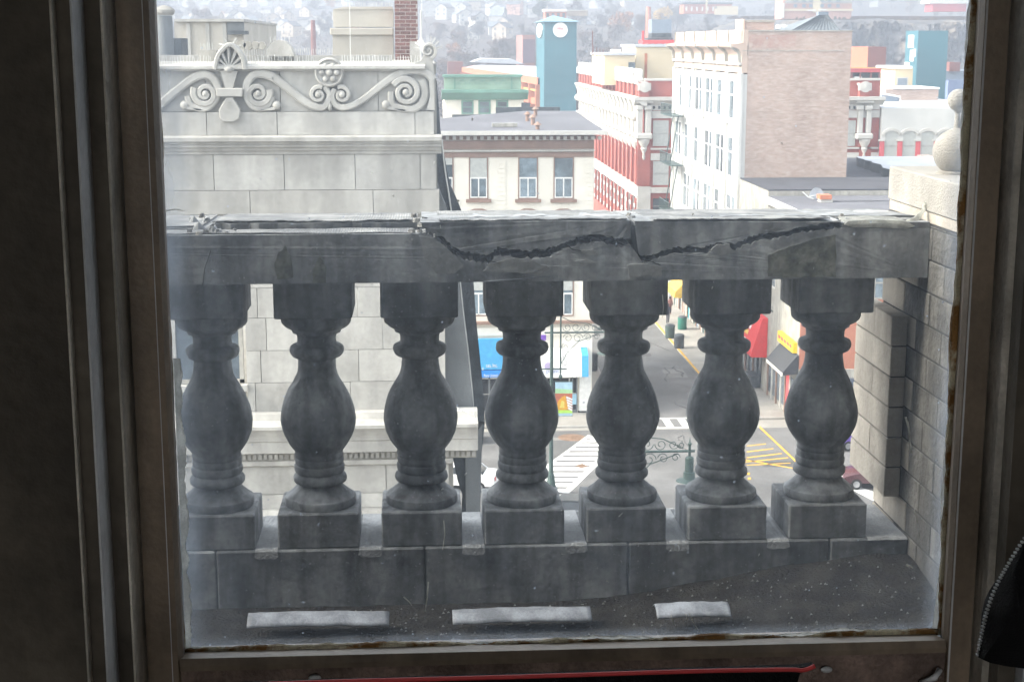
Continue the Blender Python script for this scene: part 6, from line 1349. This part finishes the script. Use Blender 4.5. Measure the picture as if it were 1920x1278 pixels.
protos = [house('white gabled house with dark roof on the hillside among bare trees', m_hw, m_hr, 9, 12, 6.5, 'houses scattered over the hillside'),
          house('tan gabled house on the hillside among bare trees', m_hb, m_hr, 10, 11, 6, 'houses scattered over the hillside'),
          house('white broad house with pale grey roof on the hillside', m_hw, m_hr2, 12, 10, 5.5, 'houses scattered over the hillside'),
          house('pinkish gabled house on the hillside among bare trees', m_hp, m_hr, 9, 11, 6.5, 'houses scattered over the hillside')]
ptree = {o.name: kids(o) for p in protos for o in [p]+kids(p)}
hs = []; used = [False]*4
zones = [(300, 560, 0, 60, 40), (430, 700, 10, 70, 40), (780, 1010, -5, 35, 70), (800, 960, 35, 75, 22), (500, 640, 30, 80, 14), (1000, 1250, -5, 20, 14), (1560, 1800, -5, 14, 8), (1090, 1300, -10, 10, 8)]
def hill_at(px, py):
    for Y in range(330, 3000, 10):
        x, z = onY(px, py, Y)
        if terr(x, Y) > z: return x, Y
    return None
for xa, xb, ya, yb, n in zones:
    for i in range(n):
        q = hill_at(R.uniform(xa, xb), R.uniform(ya, yb))
        if not q or q[1] < 820: continue
        if any(math.dist(q, h) < 16 for h in hs): continue
        hs.append(q); k = R.choices(range(4), (5, 2, 3, 1))[0]; loc = (q[0], q[1], terr(*q)+1.0); rz = R.choice((0, 0, math.pi/2, .4, -.5, 1.2)); sc_ = R.uniform(.65, 1.0)
        if not used[k]: o = protos[k]; used[k] = True; o.location = loc; o.rotation_euler.z = rz
        else: dup(protos[k], loc, None, rz, (sc_,)*3, ptree)
for k in range(4):
    if not used[k]: protos[k].location = (-60+k*20, 900, terr(-60+k*20, 900))
# larger buildings on the hill
def blk(name, label, px0, px1, py0, py1, Y, m, d=15, wins=None, mw=m_glassd, cat='building', band=None):
    t = thing(name, label, cat, (XX((px0+px1)/2, py1, Y), Y, ZZ(px0, py1, Y)))
    slab_px('wall', m, t, px0, px1, py0, py1, Y, d)
    if wins:
        nx_, ny_, fw, fh = wins
        for i in range(nx_):
            for j in range(ny_):
                cx = px0+(px1-px0)*(i+.5)/nx_; cy = py0+(py1-py0)*(j+.5)/ny_; slab_px('window', mw, t, cx-fw/2, cx+fw/2, cy-fh/2, cy+fh/2, Y-.15, .1)
    return t
ap = blk('apartment_block', 'cream and brick apartment block with dark window openings on the hill', 1467, 1600, -60, 36, 640, m_hp, 14)
slab_px('cream_centre', m_ycream, ap, 1524, 1543, -60, 24, 639.5, .4); slab_px('cream_band', m_ycream, ap, 1467, 1600, 17, 21, 639.6, .3); slab_px('cream_upper', m_hw, ap, 1473, 1600, -60, 6.5, 639.7, .3); slab_px('white_end', m_white, ap, 1463, 1471, 6, 34, 639.3, 2)
for cx in (1492, 1508, 1521, 1542, 1556, 1572): 
    slab_px('window', m_bluegrey, ap, cx-4, cx+3, 8, 14.5, 639.35, .1); slab_px('window', m_bluegrey, ap, cx-4, cx+3, -2, 4, 639.35, .1)
slab_px('balcony', m_white, ap, 1515, 1530, 18.5, 21, 638.8, .5); slab_px('balcony', m_white, ap, 1536, 1550, 17.5, 20, 638.8, .5); slab_px('roof', m_roofg, ap, 1465, 1602, -63, -60, 639, 16)
ob = blk('orange_building', 'long orange building with white columns on the hill behind bare trees', 1282, 1372, 8, 26, 900, m_orange, 15, (9, 1, 3, 8), m_white); slab_px('wing', m_ycream, ob, 1340, 1384, 12, 28, 899, 1); slab_px('roof', m_roofg, ob, 1280, 1374, 5, 8, 899, 17); slab_px('pilaster', m_ycream, ob, 1323, 1327, -2, 26, 898.8, .2)
rbk = blk('brick_building', 'small orange brick building with white cornice right behind the teal tower roof', 1022, 1062, 22, 36, 660, m_orange, 10, (4, 1, 5, 8)); slab_px('cornice', m_white, rbk, 1021, 1063, 17.5, 22, 659.6, 10.5); slab_px('wing', m_hb, rbk, 1062, 1102, 20, 30, 664, 6); slab_px('wing_roof', m_white, rbk, 1062, 1102, 19, 20, 663.6, 7)
rr = blk('red_building', 'long red building with a snowy white roof on top of the cliff', 1748, 1812, 7, 22, 780, m_redp, 12); slab_px('roof', m_white, rr, 1743, 1816, 1, 7, 779, 14)
for px, py0, py1, Y, lab in ((588, 38, 90, 420, 'tall thin brown brick smokestack among the trees behind the stone parapet'), (1216, 13, 24, 800, 'short orange chimney on the hill')):
    x, z = onY(px, py1, Y); mp = Y/FPX; o = MB().lathe([(5.5*mp, terr(x, Y)-1), (5*mp, z), (4*mp, ZZ(px, py0, Y))], (x, Y, 0), 12).build('smokestack', m_rust if Y == 420 else m_orange, smooth='auto'); tag(o, lab, 'chimney')
# row of parked cars on the hill
m_dot = [m_white, m_bluegrey, m_wtrim]
for k, px in enumerate((1088, 1104, 1113, 1126, 1133, 1141, 1155, 1166, 1178, 1186, 1200)):
    q_ = hill_at(px, 47); x, Y = q_; z = terr(x, Y)+.5; zt_ = z+1.7; o = MB().box(x-1.6, x+1.6, Y, Y+4, z-.4, zt_-.2).prism([(x-1.1, zt_-.25), (x+1.1, zt_-.25), (x+.8, zt_+.3), (x-.8, zt_+.3)], 'y', Y+.8, Y+3.2).build('parked_car', m_dot[k % 3]); tag(o, 'tiny pale car parked in the row on the hillside', 'car', 'cars parked in a row on the hillside')
# ------------------------------------------------------------------ trees: bare and autumn crowns made of twigs and leaf clumps
m_bark = mat('grey_bark', (.12, .10, .085), rough=1, var=.2, scale=2, bump=0)
def leafm(name, c, c2): return mat(name, c, rough=1, var=.3, scale=.35, bump=0, c2=c2, rnd=.18, spec=.1)
m_tw = leafm('bare_twigs', (.085, .058, .045), (.15, .108, .082)); m_tw2 = leafm('grey_twigs', (.07, .062, .056), (.125, .108, .095)); m_rusty = leafm('rust_leaves', (.26, .11, .04), (.36, .17, .06)); m_gold = leafm('golden_leaves', (.32, .21, .06), (.42, .28, .09)); m_dgr = leafm('dark_evergreen', (.045, .06, .035), (.075, .09, .05))
def tree_proto(name, label, mc, dens, hgt=11, rad=4.6, leaf=.42, bare=True):
    t = thing(name, label, 'tree', (0, 0, 0), 'trees on the far hillside')
    tk_ = MB().tube([(0, 0, -1), (.1, .05, hgt*.3), (0, .1, hgt*.6), (.1, 0, hgt*.9)], .28, 6, .05)
    cl_ = [(R.uniform(-1, 1)*rad*.62, R.uniform(-1, 1)*rad*.62, hgt*R.uniform(.42, .92)) for _ in range(11)]
    for c in cl_: tk_.tube([(0, 0, hgt*.28+c[2]*.15), (c[0]*.5, c[1]*.5, c[2]*.75), c], .10, 3, .03)
    tk_.build('trunk', m_bark, t)
    cr = MB(); fs = []
    for c in cl_:
        rr_ = rad*R.uniform(.28, .5)
        for _ in range(dens):
            a = R.uniform(0, 6.28); b = math.acos(R.uniform(-1, 1)); r_ = rr_*R.random()**.4
            p = Vector((c[0]+r_*math.sin(b)*math.cos(a), c[1]+r_*math.sin(b)*math.sin(a), c[2]+r_*math.cos(b)*.9))
            d1 = Vector((R.gauss(0, 1), R.gauss(0, 1), R.gauss(0, 1))).normalized(); d2 = d1.cross(Vector((R.gauss(0, 1), R.gauss(0, 1), R.gauss(0, 1)))).normalized()
            w_ = leaf*R.uniform(.5, 1.2); h_ = w_*(.22 if bare else .7)
            if bare: w_ *= 1.8
            cr.add([p-d1*w_-d2*h_, p+d1*w_-d2*h_*.3, p+d1*w_*.6+d2*h_, p-d1*w_*.7+d2*h_], [(0, 1, 2, 3)])
    cr.build('crown', mc, t); return t
tp = [tree_proto('bare_tree', 'bare brown twiggy tree among the hillside houses', m_tw, 95, 12, 5, .5), tree_proto('bare_tree', 'bare grey twiggy tree among the hillside houses', m_tw2, 95, 13, 4.8, .5), tree_proto('autumn_tree', 'rust leaved autumn tree on the hillside', m_rusty, 90, 10, 4.6, .45, False), tree_proto('autumn_tree', 'golden leaved autumn tree on the hillside', m_gold, 80, 10, 4.4, .45, False), tree_proto('evergreen_tree', 'dark evergreen tree among the bare trees', m_dgr, 70, 11, 3.2, .45, False)]
tt_ = {o.name: kids(o) for p in tp for o in [p]+kids(p)}; usedt = [False]*5; cnt = 0
def put(k, x, y, s=1.0, z=None):
    loc = (x, y, (terr(x, y) if z is None else z)-.2); rz = R.uniform(0, 6.28); sc_ = (s, s, s*R.uniform(.85, 1.15))
    if not usedt[k]: usedt[k] = True; tp[k].location = loc; tp[k].scale = sc_; tp[k].rotation_euler.z = rz
    else: dup(tp[k], loc, None, rz, sc_, tt_)
for (px, Y, k, s) in ((1150, 480, 2, 1.5), (1135, 460, 2, 1.2), (1120, 470, 2, 1.1), (920, 430, 3, 1.0), (1165, 900, 2, 1.7), (640, 520, 3, 1.4), (520, 600, 3, 1.3), (700, 480, 0, 1.3), (1200, 440, 0, 1.3), (1180, 420, 1, 1.2), (1090, 420, 0, 1.1), (640, 700, 2, 1.1), (1010, 1000, 4, 1.6), (1240, 1000, 3, 1.6), (480, 800, 0, 1.6), (1430, 620, 0, 1.3), (1400, 560, 1, 1.3), (1340, 520, 1, 1.4), (1300, 560, 0, 1.4), (1260, 600, 1, 1.4), (1480, 700, 4, .8)):
    put(k, XX(px, 80, Y), Y, s)
while cnt < 262:
    px = R.uniform(290, 1860); Y = R.choice((R.uniform(390, 700), R.uniform(400, 800), R.uniform(500, 900), R.uniform(800, 1500)))
    x = XX(px, 60, Y)
    if px > 1460 and Y < 800: continue
    if any(abs(x-h[0]) < 9 and -24 < Y-h[1] < 6 for h in hs): continue
    put(R.choices(range(5), (9, 8, 1.0, 1.0, .5))[0], x, Y, R.uniform(.75, 1.3)*(1 if Y < 900 else 1.3)); cnt += 1
# the woods beyond what one can count
mb = MB()
for i in range(3600):
    Y = 400+1900*R.random()**1.3; x = R.uniform(-.32, .42)*Y
    if any(abs(x-h[0]) < 10 and -30 < Y-h[1] < 6 for h in hs): continue
    if x > XX(1390, 60, Y) and 500 < Y < 800 : continue
    z = terr(x, Y); H_ = R.uniform(6, 11)
    for k in range(30):
        p = Vector((x+R.gauss(0, 2.4), Y+R.gauss(0, 2.4), z+H_*R.uniform(.25, 1.0))); d1 = Vector((R.gauss(0, 1), R.gauss(0, 1), R.gauss(0, 1))).normalized(); d2 = d1.cross(Vector((R.gauss(0, 1), R.gauss(0, 1), R.gauss(0, 1)))).normalized(); w_ = R.uniform(.3, .8)*(.7+Y/2200)
        mb.add([p-d1*w_-d2*w_*.3, p+d1*w_-d2*w_*.1, p+d1*w_*.6+d2*w_*.4, p-d1*w_*.7+d2*w_*.4], [(0, 1, 2, 3)])
o = mb.build('distant_woods', m_tw2); o['kind'] = 'stuff'; tag(o, 'hazy grey brown mass of bare woods covering the hillside', 'woods')
# low brush on the clifftop
mb = MB()
for i in range(2600):
    x = R.uniform(XX(1490, 30, 640), XX(1900, 30, 640)); y = R.uniform(636, 790); z = ZZ(1650, 37, CYY)+3*(y-CYY)/170; s_ = R.uniform(.3, .9)
    mb.add([(x-s_, y, z-.3), (x+s_, y+R.uniform(-.5, .5), z-.3), (x+s_*.5, y, z+s_*1.6), (x-s_*.6, y, z+s_*1.3)], [(0, 1, 2, 3)])
o = mb.build('clifftop_brush', m_tw); o['kind'] = 'stuff'; tag(o, 'low dry brush along the top of the grey cliff', 'brush')
# ------------------------------------------------------------------ haze
hz = bpy.data.materials.new('haze_air'); hz.use_nodes = True; N = hz.node_tree.nodes; N.remove(N['Principled BSDF']); pv_ = N.new('ShaderNodeVolumePrincipled')
pv_.inputs['Density'].default_value = HAZE; pv_.inputs['Color'].default_value = (.80, .86, 1, 1); pv_.inputs['Anisotropy'].default_value = .3; hz.node_tree.links.new(pv_.outputs[0], N['Material Output'].inputs['Volume'])
if HAZE:
    h = MB().box(-3300, 3300, -160, 4400, -3.5, 262).build('haze', hz); h['kind'] = 'stuff'; tag(h, 'thin pale autumn haze lying over the town and hills', 'haze')
